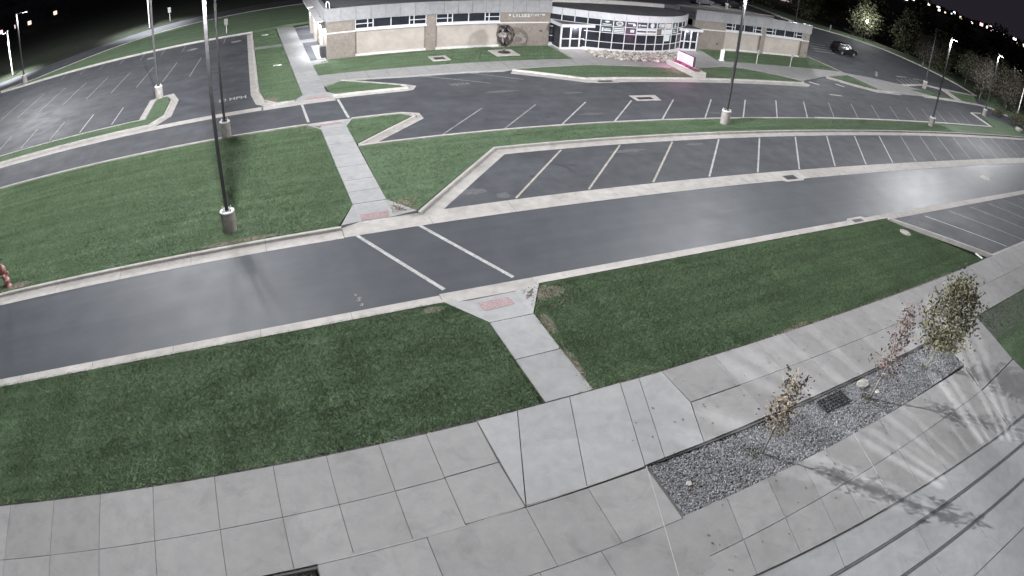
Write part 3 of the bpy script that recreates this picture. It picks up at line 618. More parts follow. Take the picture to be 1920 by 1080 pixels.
for i, (x, y) in enumerate(((0.9, 66), (1.6, 51.5))): tag(box('ground_marker', 'white_cap', x - 0.35, x + 0.35, y - 0.1, y + 0.1, -0.04, 0.03), ['small pale ground box in the entry lawn near its far end', 'small white ground box in the entry lawn beside the side walk'][i], 'utility box')

# ------------------------------------------------------------------ gravel bed
bed = [(7.97, 7.86), (7.99, 6.05), (12.3, 6.06), (18.0, 6.10), (22.75, 6.2), (22.95, 7.92)]
struct(prism('planting_bed', 'soil', bed, -0.4, -0.085))
P = rng.uniform((7.9, 6.0), (23, 8.0), (26000, 2)); P = P[in_poly(P, bed)]
octa = np.array([(1, 0, 0), (-1, 0, 0), (0, 1, 0), (0, -1, 0), (0, 0, 1), (0, 0, -1)], float)
of = np.array([(0, 2, 4), (2, 1, 4), (1, 3, 4), (3, 0, 4)])
def stones(P, z, smin, smax, flat=0.7):
    n = len(P); s = rng.uniform(smin, smax, n); a = rng.uniform(0, 6.28, n)
    V = octa[None] * rng.uniform(0.6, 1.2, (n, 6, 1)) * s[:, None, None]; V[:, :, 2] *= flat
    ca, sa = np.cos(a)[:, None], np.sin(a)[:, None]
    x, y = V[:, :, 0] * ca - V[:, :, 1] * sa, V[:, :, 0] * sa + V[:, :, 1] * ca
    tilt = rng.normal(0, 0.35, (n, 1)); V = np.stack([x, y, V[:, :, 2] + x * tilt], 2)
    V += np.c_[P, np.full(n, z) + rng.uniform(-0.01, 0.015, n)][:, None, :]
    return V[:, of, :].reshape(-1, 3)
def weld(name, V, mt, k=12):
    """stones as islands: four triangles sharing an apex"""
    n = len(V) // 12; V = V.reshape(n, 4, 3, 3)
    pts = np.stack([V[:, 0, 0], V[:, 0, 1], V[:, 1, 1], V[:, 2, 1], V[:, 0, 2]], 1).reshape(-1, 3)
    b = (np.arange(n) * 5)[:, None, None]; F = (b + np.array([(0, 1, 4), (1, 2, 4), (2, 3, 4), (3, 0, 4)])[None]).reshape(-1, 3)
    me = bpy.data.meshes.new(name); me.vertices.add(len(pts)); me.vertices.foreach_set('co', pts.astype(np.float32).ravel())
    me.loops.add(F.size); me.loops.foreach_set('vertex_index', F.astype(np.int32).ravel())
    me.polygons.add(len(F)); me.polygons.foreach_set('loop_start', np.arange(0, F.size, 3, dtype=np.int32))
    me.update(calc_edges=True); me.materials.append(A[mt]); return me
stuff(link(bpy.data.objects.new('gravel', weld('gravel', stones(P, -0.07, 0.022, 0.042), 'pebble'))), 'blue grey gravel filling the long planting bed with young trees', 'gravel')
bed2 = [(-0.76, 7.66), (-0.76, 3), (-12, 3), (-12, 7.3)]
struct(prism('planting_bed', 'soil', bed2, -0.5, -0.16))
P = rng.uniform((-4, 6.2), (-0.8, 7.7), (1500, 2)); P = P[in_poly(P, bed2)]
stuff(link(bpy.data.objects.new('gravel', weld('gravel', stones(P, -0.15, 0.03, 0.06), 'river_rock'))), 'brown gravel in the bed at the lower edge of the plaza', 'gravel')
# grate, stones and cover in the gravel bed
t = thing('drain_grate', 'black square mesh drain grate in the gravel bed between the young trees', 'grate', (15.15, 7.5, -0.06))
box('pan', 'joint_filler', -0.62, 0.62, -0.27, 0.25, -0.02, 0.0, t)
for i in range(9): box('bar', 'iron', -0.62 + 0.155 * i - 0.015, -0.62 + 0.155 * i + 0.015, -0.27, 0.25, 0.0, 0.05, t)
for j in range(5): box('cross_bar', 'iron', -0.62, 0.62, -0.27 + 0.13 * j - 0.012, -0.27 + 0.13 * j + 0.012, 0.003, 0.044, t)
def rock(name, label, loc, rx, ry, rz, seed, mt='boulder_stone', sub=2, parent=None):
    bm = bmesh.new(); bmesh.ops.create_icosphere(bm, subdivisions=sub, radius=1); r = random.Random(seed)
    for v in bm.verts:
        k = 1 + 0.10 * math.sin(3.1 * v.co.x + seed) + 0.08 * math.sin(4.3 * v.co.y + 2 * seed) + r.uniform(-0.03, 0.03)
        v.co = Vector((v.co.x * rx * k, v.co.y * ry * k, v.co.z * rz * (0.55 if v.co.z > 0.5 else 1) * k))
    me = bpy.data.meshes.new(name); bm.to_mesh(me); bm.free(); me.materials.append(A[mt])
    o = bpy.data.objects.new(name, me); o.location = loc; C.objects.link(o)
    if label: tag(o, label, 'stone')
    return o
rock('flat_stone', 'flat pale stone in the gravel bed beside the rust leaved tree', (17.0, 7.62, -0.05), 0.33, 0.20, 0.12, 3)
rock('flat_stone', 'small brownish stone at the foot of the rust leaved tree', (17.25, 7.1, -0.08), 0.12, 0.12, 0.06, 5, 'river_rock')
rock('boulder', 'rounded pale boulder beside the shrubs at the right end of the middle lawn', (88.3, 30.4, 0.2), 0.75, 0.6, 0.55, 8)
t = thing('bed_cover', 'small round pale cap in the near end of the gravel bed', 'cover', (8.67, 6.9, -0.07))
MB().lathe([(0.085, 0), (0.085, 0.05), (0.07, 0.06), (0, 0.06)], 16).obj('cap', 'boulder_stone', t)

# ------------------------------------------------------------------ trees
def leaves_mesh(centres, n, spread, size, seed, name='crown', mt='leaf_olive'):
    r = np.random.default_rng(seed); c = np.array(centres)
    P = c[r.integers(0, len(c), n)] + r.normal(0, 1, (n, 3)) * spread
    a = r.normal(0, 1, (n, 3)); a /= np.linalg.norm(a, axis=1)[:, None]
    b = np.cross(a, r.normal(0, 1, (n, 3))); b /= np.linalg.norm(b, axis=1)[:, None]
    s = r.uniform(0.6, 1.3, n)[:, None] * size
    V = np.stack([P - a * s, P + b * s * 0.55, P + a * s, P - b * s * 0.55], 1).reshape(-1, 3)
    me = bpy.data.meshes.new(name); me.vertices.add(4 * n); me.vertices.foreach_set('co', V.astype(np.float32).ravel())
    me.loops.add(4 * n); me.loops.foreach_set('vertex_index', np.arange(4 * n, dtype=np.int32))
    me.polygons.add(n); me.polygons.foreach_set('loop_start', np.arange(0, 4 * n, 4, dtype=np.int32))
    me.update(calc_edges=True); me.materials.append(A[mt]); return me
def wood(trunk, limbs, r0, mt):
    mb = MB(); n = len(trunk)
    mb.tube(trunk, [r0 * (1 - 0.85 * i / (n - 1)) for i in range(n)], 8)
    for l in limbs:
        m_ = len(l); mb.tube(l, [r0 * 0.45 * (1 - 0.75 * i / (m_ - 1)) for i in range(m_)], 5)
    return mb.data('trunk', mt, True)
def make_tree(name, label, cat, loc, h, crown_lo, rx, nl, leaf, nleaf, mt, bark, seed, group=None, top_r=0.35, r0=None, spread=0.2, rz=0, shape=None):
    r = random.Random(seed)
    r0 = r0 or h * 0.016
    trunk = [(0, 0, -0.1)] + [(r.uniform(-1, 1) * 0.012 * h * (k > 0), r.uniform(-1, 1) * 0.012 * h * (k > 0), h * 0.97 * (k + 1) / 6) for k in range(6)]
    cents, limbs = [], []
    for i in range(nl):
        z = crown_lo + (h - crown_lo) * (i + 0.5) / nl; u = (z - crown_lo) / (h - crown_lo)
        prof = (shape(u) if shape else math.sin(math.pi * min(1, 0.12 + 0.88 * u)) ** 0.7)
        a = i * 2.4 + r.uniform(-0.5, 0.5); d = rx * prof * r.uniform(0.55, 1.05)
        e = Vector((d * math.cos(a), d * math.sin(a), z + r.uniform(0, 0.1) * h * 0.3)); s = Vector((0, 0, max(crown_lo * 0.8, z - 0.25 * d - 0.05 * h)))
        mid = s.lerp(e, 0.5) + Vector((0, 0, -0.08 * d)); limbs.append([s, mid, e])
        cents += [tuple(e), tuple(s.lerp(e, 0.75)), tuple(e), tuple(s.lerp(e, 0.5))]
    t = thing(name, label, cat, loc, rz, group)
    link(bpy.data.objects.new('trunk', wood(trunk, limbs, r0, bark)), t)
    link(bpy.data.objects.new('crown', leaves_mesh(cents, nleaf, spread, leaf, seed, 'crown', mt)), t)
    return t
make_tree('young_tree', 'thin young tree with curled olive brown leaves beside the drain grate', 'tree', (11.3, 6.88, -0.07), 2.95, 1.0, 0.36, 20, 0.060, 640, 'leaf_olive', 'pale_bark', 3, 'young trees in the gravel bed', spread=0.12, r0=0.032, shape=lambda u: 1.0 if u < 0.55 else 0.8 - 0.6 * abs(u - 0.8))
make_tree('young_tree', 'sparse young tree with rust brown leaves beside the flat pale stone', 'tree', (16.65, 6.96, -0.07), 3.75, 1.15, 0.55, 24, 0.058, 640, 'leaf_rust', 'pale_bark', 11, 'young trees in the gravel bed', spread=0.13, r0=0.042, shape=lambda u: 1.0 - 0.75 * u)
make_tree('young_tree', 'fullest young tree with dense olive green crown at the far end of the bed', 'tree', (20.53, 6.92, -0.07), 3.9, 1.15, 1.1, 46, 0.074, 3600, 'leaf_green', 'pale_bark', 21, 'young trees in the gravel bed', spread=0.20, r0=0.05, shape=lambda u: math.sin(math.pi * (0.15 + 0.8 * u)) ** 0.8)
for i, (x, y) in enumerate(((11.0, 6.97), (16.45, 7.05), (20.4, 7.0))):
    c = [(0.12 * math.cos(k), 0.10 * math.sin(k), 0.05 + 0.03 * (k % 3)) for k in range(7)]
    o = stuff(link(bpy.data.objects.new('weed', leaves_mesh(c, 90, 0.07, 0.035, i + 70, 'weed', 'leaf_dark')))); o.location = (x, y, -0.06)
    tag(o, 'dark weedy tuft at the foot of the ' + ['olive brown young tree', 'rust leaved young tree', 'full green young tree'][i], 'weeds')

fl = rng.uniform((8, 4), (24, 10.5), (130, 2)); fa = rng.uniform(0, 6.28, 130)
fv, ff = [], []
for (x, y), a in zip(fl, fa):
    q = 0.045 * rng.uniform(0.6, 1.3); k = len(fv)
    fv += [(x - q * math.cos(a), y - q * math.sin(a), 0.008), (x + 0.5 * q * math.sin(a), y - 0.5 * q * math.cos(a), 0.014), (x + q * math.cos(a), y + q * math.sin(a), 0.008), (x - 0.5 * q * math.sin(a), y + 0.5 * q * math.cos(a), 0.02)]; ff.append((k, k + 1, k + 2, k + 3))
stuff(link(bpy.data.objects.new('fallen_leaves', meshdata('fallen_leaves', fv, ff, 'leaf_olive'))), 'small brown fallen leaves scattered on the paving round the young trees', 'leaves')
# ------------------------------------------------------------------ lamps
def batwing(l):
    """parking-lot optic: little light straight down, most at about 65 degrees, cut off above 80"""
    l.use_nodes = True; nt = l.node_tree; em = nt.nodes['Emission']
    tc = nt.nodes.new('ShaderNodeTexCoord'); sp = nt.nodes.new('ShaderNodeSeparateXYZ'); nt.links.new(tc.outputs['Normal'], sp.inputs[0])
    def mth(op, a, b=None, clamp=False):
        n = nt.nodes.new('ShaderNodeMath'); n.operation = op; n.use_clamp = clamp
        for i, v in enumerate((a, b)):
            if v is None: continue
            if isinstance(v, (int, float)): n.inputs[i].default_value = v
            else: nt.links.new(v, n.inputs[i])
        return n.outputs[0]
    c = mth('MAXIMUM', mth('MULTIPLY', sp.outputs[2], -1.0), 0.02)
    k = mth('MINIMUM', mth('POWER', c, -2.6), 13.5)
    cut = mth('DIVIDE', mth('SUBTRACT', c, 0.10), 0.16, True)
    nt.links.new(mth('MULTIPLY', k, cut), em.inputs['Strength'])
def light_pole(loc, label, rz=0, h=9.7, heads=1, power=1.0, base=True, narrow=False, arm=0.8, lit=True, soft=0.7, group='parking lot light poles', base_h=0.98, mt_pole='bronze_pole'):
    t = thing('light_pole', label, 'light pole', loc, rz, group)
    if base:
        MB().lathe([(0.32, -0.25), (0.32, base_h - 0.03), (0.30, base_h), (0.0, base_h)], 24).obj('concrete_base', 'base_concrete', t, False)
        MB().lathe([(0.325, base_h - 0.06), (0.325, base_h - 0.02), (0.30, base_h + 0.005), (0.0, base_h + 0.005)], 24).obj('base_top', 'white_cap', t)
        box('base_plate', 'bronze_pole', -0.16, 0.16, -0.16, 0.16, base_h + 0.005, base_h + 0.03, t)
        for sx in (-1, 1):
            for sy in (-1, 1): MB().tube([(sx * 0.18, sy * 0.18, base_h), (sx * 0.18, sy * 0.18, base_h + 0.11)], 0.024, 8).obj('anchor_bolt', 'white_cap', t)
    z0 = base_h if base else 0
    p = MB().box(-0.075, 0.075, -0.075, 0.075, z0 + 0.03, h).obj('pole', mt_pole, t); bevel(p, 0.015)
    if base: box('hand_hole_cover', 'bronze_pole', -0.05, 0.05, -0.083, -0.075, z0 + 0.35, z0 + 0.55, t)
    for k in range(heads):
        s = 1 if k == 0 else -1
        box('arm', 'bronze_pole', -0.04, 0.04, min(0, s * -arm - 0.05 * s), max(0, s * -arm - 0.05 * s), h - 0.14, h - 0.06, t)
        hd = MB().box(-0.20, 0.20, min(s * -arm, s * (-arm - 0.65)), max(s * -arm, s * (-arm - 0.65)), h - 0.16, h - 0.03).obj('lamp_head', 'bronze_pole', t); bevel(hd, 0.03)
        box('lamp_lens', 'lamp_lens' if lit else 'clear_lens', -0.15, 0.15, min(s * (-arm - 0.08), s * (-arm - 0.58)), max(s * (-arm - 0.08), s * (-arm - 0.58)), h - 0.175, h - 0.16, t)
        if not lit: continue
        ld = bpy.data.lights.new('lamp_glow', 'POINT'); ld.energy = LAMP * power / heads; ld.color = (0.965, 0.972, 1.0); ld.shadow_soft_size = soft
        if narrow:
            ld = bpy.data.lights.new('lamp_glow', 'SPOT'); ld.energy = LAMP * power; ld.color = (0.965, 0.972, 1.0); ld.shadow_soft_size = 0.12; ld.spot_size = R(92); ld.spot_blend = 0.8
        else: batwing(ld)
        lo = bpy.data.objects.new('lamp_glow', ld); lo.location = (0, s * (-arm - 0.33), h - 0.30); link(lo, t)
    return t
light_pole((-1.94, 23.85, -0.03), 'tall dark light pole on concrete base in the middle lawn nearest the hydrant', 0, heads=1, h=11.2, power=2.5, soft=0.10)
light_pole((-2.29, 35.75, -0.03), 'dark light pole at the edge of the cross drive behind the nearest pole', math.pi, h=11.0, power=0.6)
light_pole((28.84, 30.15, -0.03), 'light pole in the grass strip between the angled bays before the building', 0, heads=2)
light_pole((58.48, 30.1, -0.03), 'light pole with lit head at the right part of the grass strip', 0, heads=1, arm=0.12)
light_pole((-8.05, 47.6, -0.03), 'light pole on pale base at the tip of the west lot island', math.pi / 2, heads=2, h=9.4)
light_pole((-28.1, 68.7, -0.03), 'far light pole at the outer kerb of the west lot', math.pi / 2, h=8.2)
light_pole((80.4, 44.1, -0.05), 'unlit light pole on white base beside the east road crossing', 0.6, h=9.0, arm=0.2, lit=False)
light_pole((83.9, 34.95, -0.03), 'light pole in the grass wedge at the end of the upper bays', 0, h=9.2, arm=0.2, power=0.8)
light_pole((100.85, 35.84, -0.05), 'pale grey light pole behind the shrubs at the right edge', 0, h=9.6, base=False, mt_pole='white_cap', power=0.25, arm=0.2)
light_pole((-15.2, 87.6, -0.2), 'pale roadside light pole on the far road behind the west lot', 0, h=9.0, base=False, mt_pole='white_cap', group='roadside light poles', power=9.0, narrow=True)
light_pole((-33.5, 77.8, -0.2), 'short pale roadside light pole glowing at the far left', 0, h=6.0, base=False, mt_pole='white_cap', group='roadside light poles', power=6.0, narrow=True)
light_pole((76, 84, -0.12), 'light pole over the rear parking lot behind the building', 0, h=9.7, power=3.0, narrow=True)
light_pole((70.5, 62.5, -0.12), 'light pole behind the right wing beside the east road', 0, h=9.4, power=0.6)

# ------------------------------------------------------------------ fire hydrant
t = thing('fire_hydrant', 'faded red fire hydrant on the kerb side of the middle lawn', 'fire hydrant', (-12.85, 23.05, -0.04))
MB().lathe([(0.17, 0), (0.17, 0.05), (0.115, 0.06), (0.115, 0.30), (0.17, 0.31), (0.17, 0.37), (0.12, 0.38), (0.12, 0.80), (0.16, 0.81), (0.16, 0.86)], 20).obj('barrel', 'hydrant_red', t, True)
MB().lathe([(0.155, 0.86), (0.15, 0.93), (0.11, 1.02), (0.045, 1.06), (0.045, 1.13), (0.0, 1.13)], 20).obj('bonnet', 'hydrant_red', t, True)
for a in (0, math.pi):
    MB().tube([(0.1 * math.cos(a), 0.1 * math.sin(a), 0.68), (0.24 * math.cos(a), 0.24 * math.sin(a), 0.68)], 0.06, 10).obj('nozzle_cap', 'hydrant_red', t)
MB().tube([(0, -0.1, 0.62), (0, -0.27, 0.62)], 0.085, 12).obj('pumper_cap', 'hydrant_red', t)

# ------------------------------------------------------------------ the office building
B = thing('office_building', 'low brick and metal panelled office building with a curved glass lobby', 'building', (0, 0, 0))
FY = 51.5                                   # front face
Z1, Z2, Z3, Z4 = 2.14, 2.33, 3.17, 4.32
box('roof', 'roof_membrane', 6.0, 25.6, FY + 0.4, 68.5, 3.2, 4.12, B)
box('roof', 'roof_membrane', 42.8, 61.1, FY + 0.4, 58.0, 3.0, 3.5, B)
def pier(x0, x1): box('brick_pier', 'brick', x0, x1, FY, FY + 0.4, -0.1, Z3, B)
def bay(x0, x1):
    box('bay_wall', 'tan_panel', x0 + 0.12, x1 - 0.12, FY + 0.22, FY + 0.4, 0.12, Z1, B)
    box('plinth', 'stone_band', x0, x1, FY + 0.05, FY + 0.4, -0.1, 0.12, B)
    for a, b in ((x0, x0 + 0.12), (x1 - 0.12, x1)): box('reveal', 'brick', a, b, FY + 0.16, FY + 0.4, 0.12, Z1, B)
    box('sill_band', 'white_frame', x0, x1, FY - 0.12, FY + 0.3, Z1, Z2, B)
    W = bpy.data.objects.new('window', None); C.objects.link(W); W.parent = B
    fr = [0, .176, .25, .5, .76, .824, 1.0]
    y0 = FY + 0.10
    MB().box(x0, x1, y0 - 0.04, y0 + 0.05, Z2, Z2 + 0.05).box(x0, x1, y0 - 0.04, y0 + 0.05, Z3 - 0.05, Z3).obj('frame', 'white_frame', W)
    for f in fr:
        x = x0 + (x1 - x0) * f; x = min(max(x, x0 + 0.03), x1 - 0.03)
        box('mullion', 'white_frame', x - 0.035, x + 0.035, y0 - 0.05, y0 + 0.06, Z2 + 0.05, Z3 - 0.05, W)
    for i in range(6):
        a, b = x0 + (x1 - x0) * fr[i] + 0.03, x0 + (x1 - x0) * fr[i + 1] - 0.03
        if i in (0, 1, 4, 5):
            zm = (Z2 + Z3) / 2
            box('rail', 'white_frame', a, b, y0 - 0.03, y0 + 0.04, zm - 0.03, zm + 0.03, W)
            box('pane', 'dark_glass', a, b, y0, y0 + 0.02, Z2 + 0.05, zm - 0.03, W); box('pane', 'dark_glass', a, b, y0, y0 + 0.02, zm + 0.03, Z3 - 0.05, W)
        else: box('pane', 'dark_glass', a, b, y0, y0 + 0.02, Z2 + 0.05, Z3 - 0.05, W)
pier(5.8, 8.2); bay(8.2, 14.3); pier(14.3, 15.15); bay(15.15, 20.95); pier(20.95, 25.8)
pier(42.5, 47.0); bay(47.0, 52.65); pier(52.65, 53.35); bay(53.35, 60.0); pier(60.0, 61.35)
for a, b in ((5.78, 8.2), (20.95, 25.8), (42.5, 47.0), (60.0, 61.37)): box('stone_course', 'stone_band', a, b, FY - 0.04, FY + 0.02, Z1 - 0.02, Z1 + 0.09, B)
def panels(x0, x1, n, y0=FY - 0.10):
    for k in range(n):
        a, b = x0 + (x1 - x0) * k / n, x0 + (x1 - x0) * (k + 1) / n
        box('metal_panel', 'metal_panel', a + 0.012, b - 0.012, y0, y0 + 0.07, Z3 + 0.003, Z4 + random.uniform(-0.004, 0.004), B)
panels(5.75, 25.85, 16); panels(42.5, 61.45, 15)
box('parapet_back', 'roof_membrane', 5.8, 25.8, FY - 0.02, FY + 0.2, Z3, Z4 - 0.01, B); box('parapet_back', 'roof_membrane', 42.5, 61.4, FY - 0.02, FY + 0.2, Z3, Z4 - 0.01, B)
# east and west end walls
box('end_wall', 'brick', 60.95, 61.35, FY + 0.4, 58.0, -0.1, 3.9, B); box('rear_wall', 'brick', 42.6, 61.35, 57.8, 58.2, -0.1, 3.7, B)
ys_ = [FY + 0.4, 54.3, 55.2, 58.6, 59.6, 60.6, 63.6, 64.6, 68.5]
for i in range(len(ys_) - 1):
    a, b = ys_[i], ys_[i + 1]
    if i in (1, 4, 6): box('side_pier', 'tan_panel', 5.55, 6.1, a, b, -0.1, Z3, B)
    elif i in (2, 5):
        box('side_window_wall', 'brick', 5.9, 6.1, a, b, -0.1, 0.5, B)
        S = bpy.data.objects.new('window', None); C.objects.link(S); S.parent = B
        for q in range(3): box('pane', 'dark_glass', 5.9, 5.95, a + 0.06, b - 0.06, 0.55 + 0.85 * q, 0.55 + 0.85 * (q + 1) - 0.06, S)
        for q in range(4): box('rail', 'white_frame', 5.84, 6.0, a, b, 0.49 + 0.85 * q, 0.55 + 0.85 * q, S)
    else: box('side_wall', 'brick', 5.8, 6.1, a, b, -0.1, Z3, B)
for k in range(10): box('metal_panel', 'metal_panel', 5.68, 6.0, 51.85 + 1.67 * k + 0.01, 51.85 + 1.67 * (k + 1) - 0.01, Z3 + 0.003, Z4, B)
box('stone_course', 'stone_band', 5.70, 5.80, 51.48, 58.0, Z1 - 0.02, Z1 + 0.09, B)
box('eyebrow', 'white_frame', 5.05, 5.68, 52.6, 60.0, 3.02, 3.14, B); box('eyebrow', 'white_frame', 5.05, 5.68, 61.5, 67.0, 3.02, 3.14, B)
for i, y in enumerate((52.4, 54.75, 59.1, 64.1)):
    W = MB().box(5.42, 5.55 if i else 5.8, y - 0.22, y + 0.22, 2.55, 2.9).obj('wall_light', 'bronze_pole', B)
    box('lens', 'exterior_led', 5.38, 5.42, y - 0.18, y + 0.18, 2.56, 2.82, W)
    ld = bpy.data.lights.new('wall_glow', 'SPOT'); ld.energy = 520; ld.spot_size = R(150); ld.spot_blend = 0.6; ld.color = (0.9, 0.95, 1); ld.shadow_soft_size = 0.1
    lo = bpy.data.objects.new('wall_glow', ld); lo.location = (5.2, y, 2.6); lo.rotation_euler = (0, R(-25), 0); link(lo, B)
for i, y in enumerate((52.3, 53.0)): box('condenser_unit' if i else 'meter_box', 'car_grey' if i else 'iron', 5.35, 5.78, y - 0.25, y + 0.25, 0.0, 0.75 if i else 1.0, B)
MB().tube([(5.9, 52.2, 4.3), (5.9, 52.2, 4.75), (5.95, 52.1, 4.85), (6.05, 51.9, 4.85), (6.1, 51.8, 4.7), (6.1, 51.5, 4.2)], 0.05, 8).obj('roof_ladder_rail', 'white_frame', B)
# lettering on the brick
# (too blurred in the picture to read: raised letter strokes of that row's size and rhythm, no words)
def stroke(x0, x1, z0, z1): box('letter_stroke', 'print_white', x0, x1, FY - 0.045, FY - 0.005, z0, z1, B)
x = 21.75
stroke(x, x + 0.16, 2.80, 2.98); x = 22.12
for kind in 'LILUEECVMT':
    if kind in 'LUE': stroke(x, x + 0.06, 2.70, 2.98); stroke(x + 0.06, x + 0.21, 2.70, 2.75)
    if kind == 'I': stroke(x + 0.07, x + 0.14, 2.70, 2.98)
    if kind in 'UVM': stroke(x + 0.18, x + 0.23, 2.76, 2.98); stroke(x + 0.01, x + 0.05, 2.76, 2.98) if kind != 'U' else None
    if kind in 'EC': stroke(x + 0.06, x + 0.20, 2.93, 2.98); stroke(x + 0.01, x + 0.06, 2.76, 2.93) if kind == 'C' else stroke(x + 0.06, x + 0.17, 2.82, 2.86)
    if kind in 'MT': stroke(x + 0.05, x + 0.18, 2.93, 2.975)
    x += 0.285
stroke(24.98, 25.22, 2.86, 2.97)
for x in (24.95, 46.0, 61.0): box('wall_vent', 'iron', x - 0.14, x + 0.14, FY - 0.03, FY, (1.3, 0.55, 0.55)[(24.95, 46.0, 61.0).index(x)], (1.42, 0.7, 0.7)[(24.95, 46.0, 61.0).index(x)], B)
box('wall_vent', 'iron', 60.5, 60.62, FY - 0.03, FY, 2.6, 2.75, B)
# curved lobby
LCX, LCY, LR = 33.7, 59.2, 10.9
NC = 15
ang = lambda k: R(-136.5 + 93.0 * k / NC)
def arcpt(a, r): return (LCX + r * math.cos(a), LCY + r * math.sin(a))
rows = [0.25, 0.92, 1.83, 2.50, 3.10]
L = bpy.data.objects.new('lobby', None); C.objects.link(L); L.parent = B
def arcbox(name, mt, k0, k1, r0, r1, z0, z1, pad=0.0, parent=L):
    a0, a1 = ang(k0) + pad / LR, ang(k1) - pad / LR
    return prism(name, mt, [arcpt(a0, r0), arcpt(a1, r0), arcpt(a1, r1), arcpt(a0, r1)], z0, z1, parent)
for k in range(NC):
    arcbox('base_sill', 'white_frame', k, k + 1, LR - 0.05, LR + 0.10, -0.1, 0.22)
    arcbox('parapet_panel', 'lobby_panel', k, k + 1, LR - 0.05, LR + 0.06, 3.13, 3.74, 0.015)
    for j in range(4):
        arcbox('pane', 'dark_glass', k, k + 1, LR - 0.02, LR, rows[j] + 0.02, rows[j + 1] - 0.02, 0.03)
        arcbox('transom', 'white_frame', k, k + 1, LR - 0.04, LR + 0.035, rows[j] - 0.028, rows[j] + 0.028, 0.03)
    arcbox('transom', 'white_frame', k, k + 1, LR - 0.04, LR + 0.035, 3.07, 3.13, 0.03)
for k in range(NC + 1): arcbox('mullion', 'white_frame', k - 0.03, k + 0.03, LR - 0.05, LR + 0.05, 0.22, 3.13)
roofpts = [arcpt(ang(k * 0.5), LR - 0.1) for k in range(NC * 2 + 1)]
prism('lobby_roof', 'roof_membrane', roofpts + [(42.4, 60), (25.9, 60)], 3.3, 3.66, L)
box('roof_curb', 'stone_band', 26.2, 40.6, 54.6, 55.0, 3.66, 4.06, L); box('upper_roof', 'roof_membrane', 26.0, 43.0, 55.0, 62.0, 3.3, 4.0, L)
# printed window panels: plain marks of the sponsors' shapes
def decal(k, j, mt='print_dark'): return arcbox('window_print', mt, k, k + 1, LR + 0.004, LR + 0.008, rows[j] + 0.03, rows[j + 1] - 0.03, 0.045)
def mark(k, u0, u1, z0, z1, mt='print_white', name='print_mark'):
    arcbox(name, mt, k + u0, k + u1, LR + 0.010, LR + 0.014, z0, z1)
def disc(k, u, z, r, mt='print_white', n=16, ry=None):
    a = ang(k + u); c = Vector((*arcpt(a, LR + 0.016), z)); tx = Vector((-math.sin(a), math.cos(a), 0)); ry = ry or r
    me = meshdata('print_mark', [c + tx * r * math.cos(6.2832 * i / n) + Vector((0, 0, ry * math.sin(6.2832 * i / n))) for i in range(n)], [tuple(range(n))], mt)
    return link(bpy.data.objects.new('print_mark', me), L)
for k in range(4, 12):
    decal(k, 3); decal(k, 2)
disc(4, 0.5, 2.90, 0.22, ry=0.09); mark(4, 0.15, 0.85, 2.60, 2.68)
mark(4, 0.12, 0.25, 1.95, 2.32); mark(4, 0.30, 0.85, 2.0, 2.14); mark(4, 0.3, 0.8, 2.2, 2.26)
disc(5, 0.5, 2.80, 0.36, ry=0.22); disc(5, 0.5, 2.80, 0.26, 'metal_panel', ry=0.14)
for z in (1.92, 2.08, 2.26): mark(5, 0.08, 0.92, z, z + 0.11)
mark(6, 0.2, 0.8, 2.84, 2.94); mark(6, 0.65, 0.85, 2.68, 2.82, 'city_cyan'); mark(6, 0.45, 0.8, 2.02, 2.3)  # the cyan mark is given a glow of its own
disc(7, 0.22, 2.78, 0.12); mark(7, 0.38, 0.88, 2.70, 2.82); mark(7, 0.05, 0.95, 2.25, 2.42); mark(7, 0.05, 0.95, 1.9, 2.08)
disc(8, 0.5, 2.80, 0.25); mark(8, 0.05, 0.95, 2.24, 2.44); mark(8, 0.05, 0.95, 1.9, 2.1, 'stone_band')
disc(9, 0.4, 2.82, 0.24, ry=0.2); disc(9, 0.4, 2.82, 0.12, 'print_dark'); mark(9, 0.55, 0.9, 2.64, 2.98); mark(9, 0.1, 0.5, 1.95, 2.35, 'leaf_rust'); mark(9, 0.6, 0.95, 1.9, 2.4)
mark(10, 0.1, 0.9, 2.56, 3.0, 'stone_band'); mark(10, 0.05, 0.95, 1.9, 2.4); mark(10, 0.05, 0.8, 1.2, 1.8)
mark(11, 0.4, 0.6, 2.62, 2.98); mark(11, 0.3, 0.75, 2.6, 2.68); mark(11, 0.2, 0.8, 2.0, 2.1); mark(11, 0.2, 0.5, 2.2, 2.3)
